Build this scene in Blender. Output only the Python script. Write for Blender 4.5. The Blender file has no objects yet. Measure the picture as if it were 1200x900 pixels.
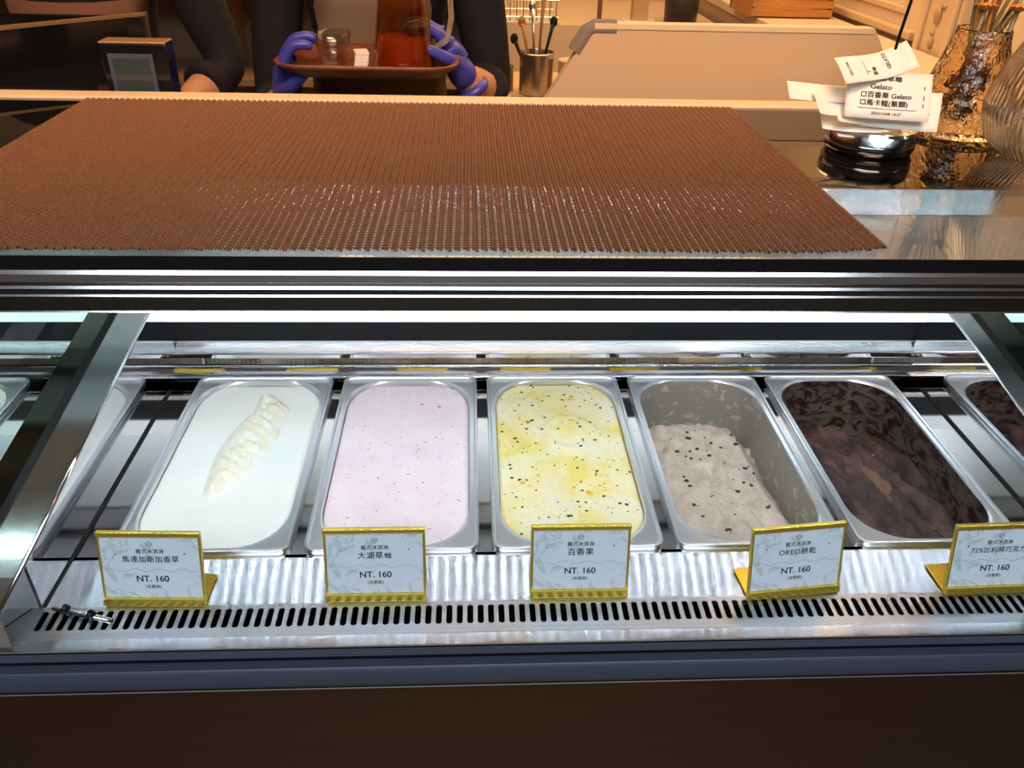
import bpy, bmesh, math, random
import numpy as np
from mathutils import Vector, Matrix, noise
random.seed(7)
C = bpy.context.scene.collection
scn = bpy.context.scene
PI = math.pi
# ---------------------------------------------------------------- camera
YAW, PITCH, ROLL, FPX = 0.06007, 0.56054, 0.02843, 948.8
CAMZ = 1.474
cd = bpy.data.cameras.new('camera'); cam = bpy.data.objects.new('camera', cd); C.objects.link(cam)
cd.sensor_width = 36.0; cd.lens = FPX/1200*36.0; cd.clip_start = .02
_f = Vector((math.sin(YAW)*math.cos(PITCH), math.cos(YAW)*math.cos(PITCH), -math.sin(PITCH)))
_r = Vector((math.cos(YAW), -math.sin(YAW), 0)); _u = _r.cross(_f)
_r2 = _r*math.cos(ROLL)+_u*math.sin(ROLL); _u2 = -_r*math.sin(ROLL)+_u*math.cos(ROLL)
m = Matrix((( _r2.x, _u2.x, -_f.x, 0), (_r2.y, _u2.y, -_f.y, 0), (_r2.z, _u2.z, -_f.z, CAMZ), (0, 0, 0, 1)))
cam.matrix_world = m
scn.camera = cam
# ---------------------------------------------------------------- world, exposure, area lights
scn.view_settings.view_transform = 'Standard'
scn.view_settings.look = 'None'
scn.view_settings.exposure = 0.0
scn.view_settings.gamma = 1.0
w = bpy.data.worlds.new('world'); scn.world = w; w.use_nodes = True
w.node_tree.nodes['Background'].inputs[0].default_value = (.10, .075, .06, 1)
w.node_tree.nodes['Background'].inputs[1].default_value = .5
def area(name, loc, rot, sx, sy, power, col):
    l = bpy.data.lights.new(name, 'AREA'); l.shape = 'RECTANGLE'; l.size = sx; l.size_y = sy; l.energy = power; l.color = col
    o = bpy.data.objects.new(name, l); C.objects.link(o); o.location = loc; o.rotation_euler = rot; return o
WARM = (1.0, .60, .28)
LED_STRENGTH = 96.0
area('ceiling_light_kitchen', (.5, 3.0, 2.68), (0, 0, 0), 2.4, 2.2, 78, WARM)
area('counter_fill_light', (.0, .12, 2.68), (math.radians(39), 0, 0), 2.0, .3, 6.5, (1.0, .56, .27)).data.spread = math.radians(44)  # added warm fill, aimed and narrowed onto the divider panel and mat
area('ceiling_light_customers', (0, -.75, 2.68), (math.radians(22), 0, 0), 2.4, 1.2, 56, (.84, .92, 1.0))

# ---------------------------------------------------------------- materials
MT = {}
def mat(name, col=(.8,.8,.8), rough=.5, metal=0.0, spec=.5, **kw):
    if name in MT: return MT[name]
    m = bpy.data.materials.new(name); m.use_nodes = True
    b = m.node_tree.nodes['Principled BSDF']
    b.inputs['Base Color'].default_value = (*col, 1)
    b.inputs['Roughness'].default_value = rough
    b.inputs['Metallic'].default_value = metal
    b.inputs['Specular IOR Level'].default_value = spec
    for k, v in kw.items():
        b.inputs[k.replace('_', ' ')].default_value = v
    MT[name] = m
    return m
def nodes(m): return m.node_tree.nodes, m.node_tree.links, m.node_tree.nodes['Principled BSDF']
def coords(m, scale=(1,1,1)):
    n, l, b = nodes(m)
    tc = n.new('ShaderNodeTexCoord'); mp = n.new('ShaderNodeMapping'); mp.inputs['Scale'].default_value = scale
    l.new(tc.outputs['Object'], mp.inputs['Vector']); return mp.outputs['Vector']
def noise_tex(m, vec, scale, detail=3, rough=.55, dist=0):
    n, l, b = nodes(m)
    t = n.new('ShaderNodeTexNoise'); t.inputs['Scale'].default_value = scale; t.inputs['Detail'].default_value = detail
    t.inputs['Roughness'].default_value = rough; t.inputs['Distortion'].default_value = dist
    l.new(vec, t.inputs['Vector']); return t.outputs['Fac']
def ramp(m, fac, stops):
    n, l, b = nodes(m)
    r = n.new('ShaderNodeValToRGB'); e = r.color_ramp.elements
    while len(e) < len(stops): e.new(.5)
    for el, (p, c) in zip(e, stops): el.position = p; el.color = (*c, 1)
    l.new(fac, r.inputs['Fac']); return r.outputs['Color']
def bump(m, fac, strength=.3, dist=.001):
    n, l, b = nodes(m)
    bp = n.new('ShaderNodeBump'); bp.inputs['Strength'].default_value = strength; bp.inputs['Distance'].default_value = dist
    l.new(fac, bp.inputs['Height']); l.new(bp.outputs['Normal'], b.inputs['Normal']); return bp
def mixc(m, fac, a, b_, blend='MIX'):
    n, l, b = nodes(m)
    x = n.new('ShaderNodeMix'); x.data_type = 'RGBA'; x.blend_type = blend
    if isinstance(fac, float): x.inputs[0].default_value = fac
    else: l.new(fac, x.inputs[0])
    for s, v in ((6, a), (7, b_)):
        if isinstance(v, tuple): x.inputs[s].default_value = (*v, 1)
        else: l.new(v, x.inputs[s])
    return x.outputs[2]
def setcol(m, c): nodes(m)[1].new(c, nodes(m)[2].inputs['Base Color'])
def brushed(name, col, rough, aniso, tangent=(0,1,0), grain=(4, 900, 900), gs=.05):
    m = mat(name, col, rough, 1.0)
    n, l, b = nodes(m)
    b.inputs['Anisotropic'].default_value = aniso
    cx = n.new('ShaderNodeCombineXYZ')
    for i in range(3): cx.inputs[i].default_value = tangent[i]
    l.new(cx.outputs[0], b.inputs['Tangent'])
    v = coords(m, grain); f = noise_tex(m, v, 1.0, 2)
    setcol(m, ramp(m, f, [(.3, tuple(c*.88 for c in col)), (.7, tuple(min(1, c*1.05) for c in col))]))
    return m
def sheet_glass(name, tint, ior, body=(0,0,0), opaque=0.0, rough=0.0, gain=1.0):
    """thin pane: fresnel mirror over clear (or partly dark) glass"""
    m = bpy.data.materials.new(name); m.use_nodes = True; n = m.node_tree.nodes; l = m.node_tree.links; n.clear()
    out = n.new('ShaderNodeOutputMaterial'); mx = n.new('ShaderNodeMixShader'); tr = n.new('ShaderNodeBsdfTransparent')
    gl = n.new('ShaderNodeBsdfGlossy'); gl.inputs['Roughness'].default_value = rough
    fr = n.new('ShaderNodeFresnel'); fr.inputs['IOR'].default_value = ior
    tr.inputs[0].default_value = (*tint, 1)
    gl.inputs[0].default_value = (gain, gain, gain, 1)
    src = tr.outputs[0]
    if opaque > 0:
        df = n.new('ShaderNodeBsdfDiffuse'); df.inputs[0].default_value = (*body, 1)
        m2 = n.new('ShaderNodeMixShader'); m2.inputs[0].default_value = opaque
        l.new(tr.outputs[0], m2.inputs[1]); l.new(df.outputs[0], m2.inputs[2]); src = m2.outputs[0]
    ge = n.new('ShaderNodeNewGeometry'); a_ = n.new('ShaderNodeMath'); a_.operation = 'MULTIPLY_ADD'; a_.inputs[1].default_value = -2; a_.inputs[2].default_value = 1
    pw_ = n.new('ShaderNodeMath'); pw_.operation = 'POWER'; pw_.inputs[0].default_value = ior
    l.new(ge.outputs['Backfacing'], a_.inputs[0]); l.new(a_.outputs[0], pw_.inputs[1]); l.new(pw_.outputs[0], fr.inputs['IOR'])
    l.new(fr.outputs[0], mx.inputs[0]); l.new(src, mx.inputs[1]); l.new(gl.outputs[0], mx.inputs[2]); l.new(mx.outputs[0], out.inputs[0])
    MT[name] = m; return m
def emit(name, col, s):
    m = bpy.data.materials.new(name); m.use_nodes = True; n = m.node_tree.nodes; l = m.node_tree.links; n.clear()
    out = n.new('ShaderNodeOutputMaterial'); e = n.new('ShaderNodeEmission'); e.inputs[0].default_value = (*col, 1); e.inputs[1].default_value = s
    l.new(e.outputs[0], out.inputs[0]); MT[name] = m; return m

steel_mirror = mat('polished_steel', (.80,.81,.83), .05, 1.0)
steel_mirror_n = noise_tex(steel_mirror, coords(steel_mirror, (3, 25, 25)), 1.0, 2); bump(steel_mirror, steel_mirror_n, .05, .002)
wall_mirror = mat('mirror_wall_steel', (.74,.76,.79), .035, 1.0)
bead_steel = mat('bead_steel', (.88,.89,.90), .16, 1.0)
deck_steel = mat('deck_mirror_steel', (.60,.57,.54), .06, 1.0)
chrome = mat('chrome', (.85,.86,.88), .08, 1.0)
satin = brushed('satin_steel', (.80,.82,.85), .42, .6)
groove_steel = mat('grooved_steel', (.60,.63,.68), .085, 1.0)
shelf_steel = brushed('shelf_brushed_steel', (.70,.73,.78), .23, 1.0)
lip_steel = brushed('lip_brushed_steel', (.80,.83,.88), .24, 1.0)
plate_steel = brushed('back_brushed_steel', (.80,.83,.88), .26, 1.0, tangent=(0,0,1))
panel_steel = mat('back_panel_steel', (.86,.88,.90), .36, 1.0)
grille_steel = brushed('grille_steel', (.56,.59,.64), .36, .5)
rail_steel = brushed('rail_steel', (.72,.72,.74), .16, .6, tangent=(0,0,1), grain=(2, 600, 600))
dark_rail = brushed('dark_bronze_rail', (.13,.115,.095), .26, .6, tangent=(0,0,1), grain=(2, 500, 500))
bronze = brushed('bronze_panel', (.12,.055,.028), .34, .75, tangent=(0,0,1), grain=(2, 260, 260))
pan_steel = mat('pan_steel', (.84,.86,.88), .34, 1.0)
bump(pan_steel, noise_tex(pan_steel, coords(pan_steel), 60, 3), .06, .002)
black = mat('black_gloss', (.006,.006,.007), .12)
black_matt = mat('black_matt', (.008,.008,.009), .6, spec=.3)
gasket_m = mat('gasket_rubber', (.052,.062,.095), .42)
blue_lip = mat('dark_blue_lip', (.07,.085,.125), .45)
gold = mat('gold_acrylic', (.92,.68,.10), .24, .8)
ivory = mat('ivory_trim', (.62,.46,.29), .45)
counter_clear = sheet_glass('counter_glass_clear', (.93,.96,.95), 1.38)
door_glass = sheet_glass('door_glass_clear', (.985,.99,.99), 1.12)
counter_black = sheet_glass('counter_glass_black', (0,0,0), 1.65, (.004,.004,.004), 1.0, .01)
end_glass = sheet_glass('end_glass_teal', (.62,.80,.78), 1.45)
vase_glass = mat('vase_glass', (1,.86,.66), .02, 0, Transmission_Weight=1.0, IOR=1.45)  # amber of the reflections is put into the glass colour
bump(vase_glass, noise_tex(vase_glass, coords(vase_glass), 75, 2, .5), .9, .006)
rib_glass = mat('ribbed_glass', (.98,.96,.92), .02, 0, Transmission_Weight=1.0, IOR=1.42)
thin_glass = sheet_glass('thin_glass', (.86,.84,.80), 1.5)
led_m = emit('led_chip', (.80,.90,1.0), LED_STRENGTH)

# ---------------------------------------------------------------- mesh helpers
def link(name, me, material=None, parent=None, smooth=False):
    o = bpy.data.objects.new(name, me); C.objects.link(o)
    if material is not None:
        for mm in (material if isinstance(material, (list, tuple)) else [material]): me.materials.append(mm)
    if parent is not None: o.parent = parent
    if smooth: me.polygons.foreach_set('use_smooth', [True]*len(me.polygons))
    return o
def tag(o, label=None, cat=None, group=None, kind=None):
    if label: o['label'] = label
    if cat: o['category'] = cat
    if group: o['group'] = group
    if kind: o['kind'] = kind
    return o
def empty(name, loc, label, cat, group=None, rz=0):
    o = bpy.data.objects.new(name, None); C.objects.link(o); o.location = loc; o.rotation_euler = (0,0,rz); o.empty_display_size = .05
    return tag(o, label, cat, group)
class MB:
    def __init__(s): s.v = []; s.f = []; s.m = []
    def add(s, vs, fs, mi=0):
        b = len(s.v); s.v += [tuple(p) for p in vs]; s.f += [tuple(i+b for i in f) for f in fs]; s.m += [mi]*len(fs); return s
    def box(s, x0, x1, y0, y1, z0, z1, mi=0, M=None):
        vs = [Vector(p) for p in ((x0,y0,z0),(x1,y0,z0),(x1,y1,z0),(x0,y1,z0),(x0,y0,z1),(x1,y0,z1),(x1,y1,z1),(x0,y1,z1))]
        if M: vs = [M @ p for p in vs]
        return s.add(vs, [(0,3,2,1),(4,5,6,7),(0,1,5,4),(1,2,6,5),(2,3,7,6),(3,0,4,7)], mi)
    def quad(s, a, b, c, d, mi=0): return s.add([a,b,c,d], [(0,1,2,3)], mi)
    def extrude_x(s, prof, x0, x1, closed=True, mi=0):
        n = len(prof); vs = [(x0, y, z) for y, z in prof]+[(x1, y, z) for y, z in prof]
        fs = [(i, (i+1) % n, n+(i+1) % n, n+i) for i in range(n if closed else n-1)]
        if closed: fs += [tuple(range(n-1, -1, -1)), tuple(range(n, 2*n))]
        return s.add(vs, fs, mi)
    def tube(s, pts, r, n=10, mi=0, cap=True):
        pts = [Vector(p) for p in pts]; rs = r if isinstance(r, (list, tuple)) else [r]*len(pts)
        vs = []; prev = None
        for i, p in enumerate(pts):
            d = (pts[min(i+1, len(pts)-1)]-pts[max(i-1, 0)]).normalized()
            if prev is None:
                a = Vector((0,0,1)) if abs(d.z) < .9 else Vector((1,0,0)); x = d.cross(a).normalized()
            else:
                x = (prev-d*prev.dot(d)).normalized()
            y = d.cross(x); prev = x
            for k in range(n): t = 2*PI*k/n; vs.append(p+(x*math.cos(t)+y*math.sin(t))*rs[i])
        fs = [(i*n+k, i*n+(k+1) % n, (i+1)*n+(k+1) % n, (i+1)*n+k) for i in range(len(pts)-1) for k in range(n)]
        if cap: fs += [tuple(range(n-1, -1, -1)), tuple((len(pts)-1)*n+k for k in range(n))]
        return s.add(vs, fs, mi)
    def lathe(s, prof, n=48, c=(0,0,0), mi=0, rib=0, ribn=0, sx=1, sy=1):
        vs = []
        for r, z in prof:
            for k in range(n):
                t = 2*PI*k/n; rr = r*(1+rib*math.cos(ribn*t)) if ribn else r
                vs.append((c[0]+rr*math.cos(t)*sx, c[1]+rr*math.sin(t)*sy, c[2]+z))
        fs = [(i*n+k, i*n+(k+1) % n, (i+1)*n+(k+1) % n, (i+1)*n+k) for i in range(len(prof)-1) for k in range(n)]
        if prof[0][0] > 1e-5 and prof[0] != prof[-1]: fs.append(tuple(range(n-1, -1, -1)))
        if prof[-1][0] > 1e-5 and prof[0] != prof[-1]: fs.append(tuple((len(prof)-1)*n+k for k in range(n)))
        return s.add(vs, fs, mi)
    def ball(s, c, r, n=8, sc=(1,1,1), mi=0):
        prof = [(max(1e-6, math.sin(PI*i/n)), -math.cos(PI*i/n)) for i in range(n+1)]
        b = len(s.v); s.lathe(prof, n*2 if n > 4 else 6, mi=mi)
        s.v[b:] = [(c[0]+p[0]*r*sc[0], c[1]+p[1]*r*sc[1], c[2]+p[2]*r*sc[2]) for p in s.v[b:]]
        return s
    def build(s, name, material, parent=None, smooth=False, angle=None, bevel=0):
        me = bpy.data.meshes.new(name); me.from_pydata(s.v, [], s.f); me.update()
        o = link(name, me, material, parent, smooth or angle is not None)
        if any(s.m): me.polygons.foreach_set('material_index', s.m)
        if angle is not None:
            me.set_sharp_from_angle(angle=angle)
        if bevel:
            bv = o.modifiers.new('bevel', 'BEVEL'); bv.width = bevel; bv.segments = 2; bv.limit_method = 'ANGLE'
        return o
def ridged(mb, x0, x1, a, b, n, theta):
    """finely grooved metal between two (y,z) lines; grooves run along x"""
    a = Vector((a[0], a[1])); b = Vector((b[0], b[1])); d = b-a; L = d.length; d /= L; nn = Vector((-d.y, d.x))
    lam = L/n; amp = math.tan(theta)*lam/(2*PI); pts = []
    for i in range(n*6+1):
        t = i/6; p = a+d*(t*lam)+nn*(amp*math.sin(2*PI*t)); pts.append((p.x, p.y))
    return mb.extrude_x(pts, x0, x1, False)
def rrect(cx, cy, hx, hy, r, k=8):
    """rounded rectangle loop, counter-clockwise"""
    pts = []
    for (sx, sy, a0) in ((1,1,0),(-1,1,PI/2),(-1,-1,PI),(1,-1,1.5*PI)):
        for i in range(k+1):
            a = a0+PI/2*i/k; pts.append((cx+sx*(hx-r)+r*math.cos(a), cy+sy*(hy-r)+r*math.sin(a)))
    return pts
def loft(mb, loops, close_last=False, close_first=False, mi=0):
    n = len(loops[0]); vs = [p for L in loops for p in L]
    fs = [(i*n+k, i*n+(k+1) % n, (i+1)*n+(k+1) % n, (i+1)*n+k) for i in range(len(loops)-1) for k in range(n)]
    if close_last: fs.append(tuple((len(loops)-1)*n+k for k in range(n)))
    if close_first: fs.append(tuple(range(n-1, -1, -1)))
    return mb.add(vs, fs, mi)
def raw_text(body, align='CENTER', spacing=1.0):
    cu = bpy.data.curves.new('txt', 'FONT'); cu.body = body; cu.size = 1.0; cu.align_x = align; cu.align_y = 'CENTER'
    cu.space_character = spacing; cu.resolution_u = 4
    o = bpy.data.objects.new('txt', cu); C.objects.link(o)
    me = bpy.data.meshes.new_from_object(o.evaluated_get(bpy.context.evaluated_depsgraph_get()))
    vs = [(v.co.x, v.co.y) for v in me.vertices]; fs = [tuple(p.vertices) for p in me.polygons]
    bpy.data.objects.remove(o); bpy.data.curves.remove(cu); bpy.data.meshes.remove(me)
    return vs, fs
def text_verts(body, size, align='CENTER', bold=0.0, spacing=1.0):
    """flat lettering as a mesh; strokes are thickened by overlaying shifted copies"""
    vs, fs = raw_text(body.replace('莓', '母'), align, spacing)
    if '莓' in body:      # this character's outline does not fill cleanly: compose it from its two halves
        k = body.index('莓'); pre, _ = raw_text(body[:k]+'母', 'LEFT', spacing); full, _ = raw_text(body.replace('莓', '母'), 'LEFT', spacing)
        head, hf = raw_text(body[:k], 'LEFT', spacing); x0 = max(p[0] for p in head)
        shift = min(p[0] for p in vs)-min(p[0] for p in full)
        keep = [i for i, p in enumerate(vs) if p[0]-shift <= x0+.02]; mp = {a: b for b, a in enumerate(keep)}
        m_, _m = raw_text('母', 'LEFT'); gx = min(p[0] for p in full if p[0] > x0+.02)+shift-min(p[0] for p in m_)
        ymin = min(p[1] for p in m_)
        fs = [tuple(mp[i] for i in f) for f in fs if all(i in mp for i in f)]; vs = [vs[i] for i in keep]
        for ch, sy, top in (('艹', 1.0, False), ('每', .74, True)):
            g, gf = raw_text(ch, 'LEFT'); b = len(vs)
            if not top: dy = .40-max(p[1] for p in g); g = [(x, y+dy) for x, y in g]
            else: y0_ = min(p[1] for p in g); g = [(x, ymin+(y-y0_)*sy) for x, y in g]
            vs = vs+[(x+gx, y) for x, y in g]; fs = fs+[tuple(i+b for i in f) for f in gf]
    V = []; F = []
    for dx, dy in (((0, 0),) if bold <= 0 else ((-bold, 0), (bold, 0), (0, bold*.7), (0, -bold*.7))):
        b = len(V); V += [(x*size+dx, y*size+dy, 0.0) for x, y in vs]; F += [tuple(i+b for i in f) for f in fs]
    return V, F

# ================================================================ THE ROOM
floor_m = mat('floor_tile', (.34,.32,.30), .35)
wall_m = mat('warm_plaster', (.72,.58,.42), .6); bump(wall_m, noise_tex(wall_m, coords(wall_m), 90, 3), .1, .002)
dark_wall_m = mat('dark_shop_wall', (.10,.075,.06), .6)
ceil_m = mat('ceiling_paint', (.55,.50,.44), .7)
trim_m = mat('trim_paint', (.66,.50,.33), .45)
RX = 1.60                                   # right-hand wall behind the counter
tag(MB().box(-3, 3.2, -2.6, 5.2, -.1, 0).build('floor', floor_m), kind='structure')
tag(MB().box(-3, 3.2, -2.6, 5.2, 2.8, 2.9).build('ceiling', ceil_m), kind='structure')
tag(MB().box(-3, 3.2, 5.1, 5.2, 0, 2.8).build('wall_back', wall_m), kind='structure')
tag(MB().box(-3, 3.2, -2.7, -2.6, 0, 2.8).build('wall_front', mat('grey_shop_wall', (.34,.32,.31), .6)), kind='structure')
tag(MB().box(-3.1, -3, -2.6, 5.2, 0, 2.8).build('wall_left', dark_wall_m), kind='structure')
wr = tag(MB().box(RX, RX+.1, 1.9, 5.1, 0, 2.8).build('wall_right', wall_m), kind='structure')
tag(MB().box(3.1, 3.2, -2.6, 5.2, 0, 2.8).build('wall_far_right', dark_wall_m), kind='structure')
# raised mouldings of the right-hand wall
def moulding_frame(y0, y1, z0, z1, parent):
    t = .022
    for a in ((y0, y1, z0, z0+t), (y0, y1, z1-t, z1), (y0, y0+t, z0+t, z1-t), (y1-t, y1, z0+t, z1-t)):
        b = MB().box(RX-.014, RX+.004, a[0], a[1], a[2], a[3]).build('panel_moulding', trim_m, parent, bevel=.004)
moulding_frame(3.15, 4.9, .25, .98, wr); moulding_frame(3.15, 4.9, 1.08, 2.5, wr); moulding_frame(2.05, 2.62, .25, .98, wr)
MB().box(RX-.03, RX+.002, 3.05, 5.1, 1.005, 1.035).build('chair_rail', trim_m, wr, bevel=.005)
tr1 = MB().box(RX-.045, RX+.001, 2.72, 2.98, 0, 2.6)
tr1 = tag(tr1.build('trim_1', trim_m, bevel=.006), kind='structure')
o = MB().box(RX-.058, RX-.045, 2.74, 2.77, 0, 2.6).box(RX-.058, RX-.045, 2.93, 2.96, 0, 2.6).build('casing_bead', trim_m, tr1, bevel=.004)
carv = MB()
for i in range(26):
    z = .35+i*.085; r = .011+.006*(i % 3 == 0)
    carv.ball((RX-.05, 2.85+.006*math.sin(i*1.7), z), r, 6, (.8, 1, 1.7))
    carv.ball((RX-.048, 2.85+.016*(-1)**i, z+.03), .009, 5, (.7, 1.6, .9))
carv.build('carved_ornament', mat('carving', (.45,.30,.17), .5), tr1, smooth=True)

# ================================================================ THE DISPLAY CASE
SL, SR = -.391, .613            # mirror side walls
CX0, CX1 = -1.15, 1.45
case = empty('gelato_display_case', (0, .8, 0), 'refrigerated gelato display case with steel rails, mirrored sides and bronze front', 'display case')
class P0:  # parts are written in world coordinates; the case empty sits at (0,.8,0)
    pass
def part(mb, name, material, **kw):
    o = mb.build(name, material, case, **kw); o.location = (0, -.8, 0); return o
# counter glass, black printed parts, ivory back trim
part(MB().box(CX0, CX1, .634, .862, 1.190, 1.2), 'counter_glass', counter_clear)
part(MB().box(CX0, CX1, .862, 1.176, 1.190, 1.2), 'counter_glass', counter_black)['label'] = 'black backed glass'
part(MB().box(CX0, CX1, .6325, .6338, 1.1885, 1.2015), 'glass_edge_band', black)
part(MB().box(CX0, CX1, .6338, .640, 1.1885, 1.1899), 'glass_edge_band', black_matt)
part(MB().box(CX0, CX1, 1.176, 1.212, 1.170, 1.2035), 'back_trim', ivory, bevel=.003)
part(MB().box(CX0, CX1, .955, 1.176, 1.176, 1.1895), 'counter_underlay', black_matt)
part(MB().box(CX0, CX1, .866, .954, 1.186, 1.1895), 'inner_soffit', satin)
part(MB().box(CX0, CX1, .990, 1.20, .06, 1.175), 'rear_body', black_matt)
BX0, BX1 = -1.0, 1.2
# front rails
part(MB().extrude_x([(.636,1.1887),(.6328,1.1887),(.6310,1.1860),(.631,1.1790),(.6335,1.1770),(.650,1.1770),(.650,1.1885)], CX0, CX1), 'upper_rail', rail_steel)
part(MB().box(CX0, CX1, .634, .650, 1.1748, 1.1770), 'rail_gap', dark_rail)
def rbead(y, z, h): part(MB().extrude_x([(y+.012, z-h), (y-h*.67, z-h), (y, z), (y+.012, z)], CX0, CX1), 'rail_bead', bead_steel)
rbead(.6318, 1.1893, .0030); rbead(.6318, 1.1750, .0022); rbead(.6315, 1.1672, .0015); rbead(.6312, 1.1530, .0019)
part(MB().box(CX0, CX1, .635, .648, 1.1672, 1.1725), 'rail_gap', black_matt)
part(MB().extrude_x([(.630,1.1655),(.630,1.1530),(.648,1.1530),(.648,1.1655)], CX0, CX1), 'lower_rail', dark_rail)
# led strip under the rail
part(MB().extrude_x([(.6481,1.186),(.6481,1.160),(.657,1.154),(.669,1.166),(.669,1.186)], BX0, BX1), 'led_housing', satin)
led = MB(); nl = 116; LP = (SR-SL-.04)/65
dn = Vector((0, .62, -.78)); tg = Vector((0, .78, .62))
for i in range(nl):
    x = SR+.215-LP*i; c = Vector((x, .6635, 1.1595))+dn*.0012
    a = Vector((.0022,0,0)); b = tg*.0060
    led.add([c-a-b, c+a-b, c+a+b, c-a+b], [(3,2,1,0)])
lo = part(led, 'led_chips', led_m); lo['kind'] = 'stuff'
# inclined glass door
gy0, gz0, gy1, gz1 = .4795, .871, .6285, 1.1530
dirg = Vector((0, gy1-gy0, gz1-gz0)).normalized(); nrm = Vector((0, dirg.z, -dirg.y))
gd = MB(); t = .004
a = Vector((CX0, gy0, gz0)); b = Vector((CX1, gy0, gz0)); c = Vector((CX1, gy1, gz1)); d = Vector((CX0, gy1, gz1))
gd.quad(a, b, c, d)
part(gd, 'door_glass', door_glass)
# ---- back wall of the well
def bead(y, z, r, x0=SL-.2, x1=SR+.2): part(MB().tube([(x0, y, z), (x1, y, z)], r, 12), 'wall_bead', chrome, smooth=True)
part(MB().extrude_x([(.9405,.888),(.944,.900),(.946,.906)], BX0, BX1, False), 'back_wall_strip', steel_mirror)
part(MB().extrude_x([(.944,.913),(.950,.919),(.950,.926)], BX0, BX1, False), 'back_wall_strip', steel_mirror)
part(MB().extrude_x([(.947,.930),(.952,.934),(.955,.9395)], BX0, BX1, False), 'back_wall_strip', plate_steel)
part(MB().extrude_x([(.955,.9395),(.958,.9465),(.972,.9475)], BX0, BX1, False), 'back_wall_strip', satin)
part(MB().box(BX0, BX1, .966, .968, .945, .977), 'air_slot', black)
for (y, z, r) in ((.938,.8955,.0026),(.9435,.9098,.0026),(.9465,.9285,.0020)): bead(y, z, r, BX0, BX1)
part(MB().extrude_x([(.964,.9758),(.950,.9762),(.9425,.9775),(.941,.980),(.944,.9915),(.951,.9935)], BX0, BX1, False), 'rear_light_cover', emit('rear_light_diffuser', (.84, .93, 1.0), 1.5))
part(MB().box(BX0, BX1, .9515, .956, .9935, 1.125), 'back_wall_panel', panel_steel)
part(MB().box(BX0, BX1, .947, .956, 1.125, 1.1275), 'back_wall_ledge', chrome)
part(MB().extrude_x([(.946,1.1275),(.9555,1.173),(.958,1.173),(.958,1.1275)], BX0, BX1), 'back_upper_plate', plate_steel)
part(ridged(MB(), BX0, BX1, (.9535,1.1732), (.944,1.1276), 46, .16), 'back_upper_plate', groove_steel, smooth=True)
part(MB().box(BX0, BX1, .956, .99, .88, 1.175), 'back_wall_core', black_matt)
# ---- deck, shelf, grille, lip
DK = .8955
px0, pp, pw, pyf, pyb = -.357, .189, .176, .600, .930
deck = MB()
xs_ = [(BX0, -.573-pw+.004), (-.577, px0+.004)]+[(px0+pp*i+pw-.004, px0+pp*(i+1)+.004) for i in range(4)]+[(px0+pp*4+pw-.004, BX1)]
for (x0, x1) in xs_: deck.box(x0, x1, .598, .906, DK-.02, DK)
deck.box(BX0, BX1, .594, .602, DK-.02, DK)
part(deck, 'pan_support', deck_steel)
for (x0, x1) in xs_: part(MB().box(x0, x1, .906, .94, .868, .872), 'air_slot', black)
for i in range(5):   # dark cavity below each pan
    pass
part(MB().box(SL-.3, SR+.3, .60, .93, .76, .765), 'well_floor', black_matt)
part(MB().box(BX0, BX1, .535, .5955, .890, .8964), 'front_shelf', shelf_steel)
part(ridged(MB(), BX0, BX1, (.535,.8967), (.5955,.8967), 70, .34), 'front_shelf', groove_steel, smooth=True)
# slotted grille plate with real slots
g = MB(); gz = .8975; y0, y1, s0, s1 = .4980, .5355, .5085, .5305
n_s = 104; pitch = .0096; gx = -.386; sw = .0056
zb = gz-.002
g.box(BX0-.2, gx-.002, y0, y1, zb, gz); xe = gx+n_s*pitch; g.box(xe-.002, BX1+.2, y0, y1, zb, gz)
g.box(gx-.002, xe-.002, y0, s0, zb, gz); g.box(gx-.002, xe-.002, s1, y1, zb, gz)
for i in range(n_s):
    xa = gx+i*pitch+sw-.002+(0); xb = gx+(i+1)*pitch-.002
    g.box(xa, xb, s0, s1, zb, gz)
    xl_ = gx+i*pitch-.002
    for (yc, sg) in ((s0, 1), (s1, -1)):    # rounded slot ends
        for (xc, sx) in ((xl_, 1), (xa, -1)):
            q = .0016
            g.add([(xc, yc, gz), (xc+sx*q, yc, gz), (xc, yc+sg*q, gz)], [(0,1,2) if sx*sg > 0 else (0,2,1)])
part(g, 'slotted_grille', grille_steel)
part(MB().box(gx-.02, xe+.02, .502, .5345, .862, .865), 'air_trough', black_matt)
part(MB().box(BX0-.3, BX1+.3, .4850, .4985, .8945, .8968), 'front_lip', lip_steel)
part(ridged(MB(), BX0-.3, BX1+.3, (.4848,.8982), (.4975,.8978), 16, .20), 'front_lip', groove_steel, smooth=True)
part(MB().extrude_x([(.4850,.8966),(.4843,.8972),(.4843,.8981),(.4850,.8984)], BX0-.3, BX1+.3), 'lip_edge', bead_steel)
part(MB().extrude_x([(.4850,.8972),(.4850,.8845),(.4975,.8845),(.4975,.8945),(.4852,.8945)], BX0-.3, BX1+.3), 'lip_face', blue_lip)
part(MB().box(BX0-.4, BX1+.4, .4945, .4955, .850, .8845), 'door_channel', black_matt)
pr = [(.4940,.8697),(.4850,.8697),(.4838,.8688)]+[(.4840-.0040*math.sin(a_*PI/8), .8572+.0098*math.cos(a_*PI/8)) for a_ in range(1, 8)]+[(.4840,.8462),(.4940,.8455)]
part(MB().extrude_x(pr, CX0, CX1), 'door_gasket', gasket_m, angle=.6)
part(MB().box(CX0, CX1, .4855, .50, .8435, .8460), 'gasket_shadow_gap', black_matt)
part(MB().box(CX0, CX1, .4835, .50, .8422, .8437), 'front_panel_edge', chrome)
part(MB().box(CX0, CX1, .4840, .50, .10, .8422), 'front_panel', bronze)
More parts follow.
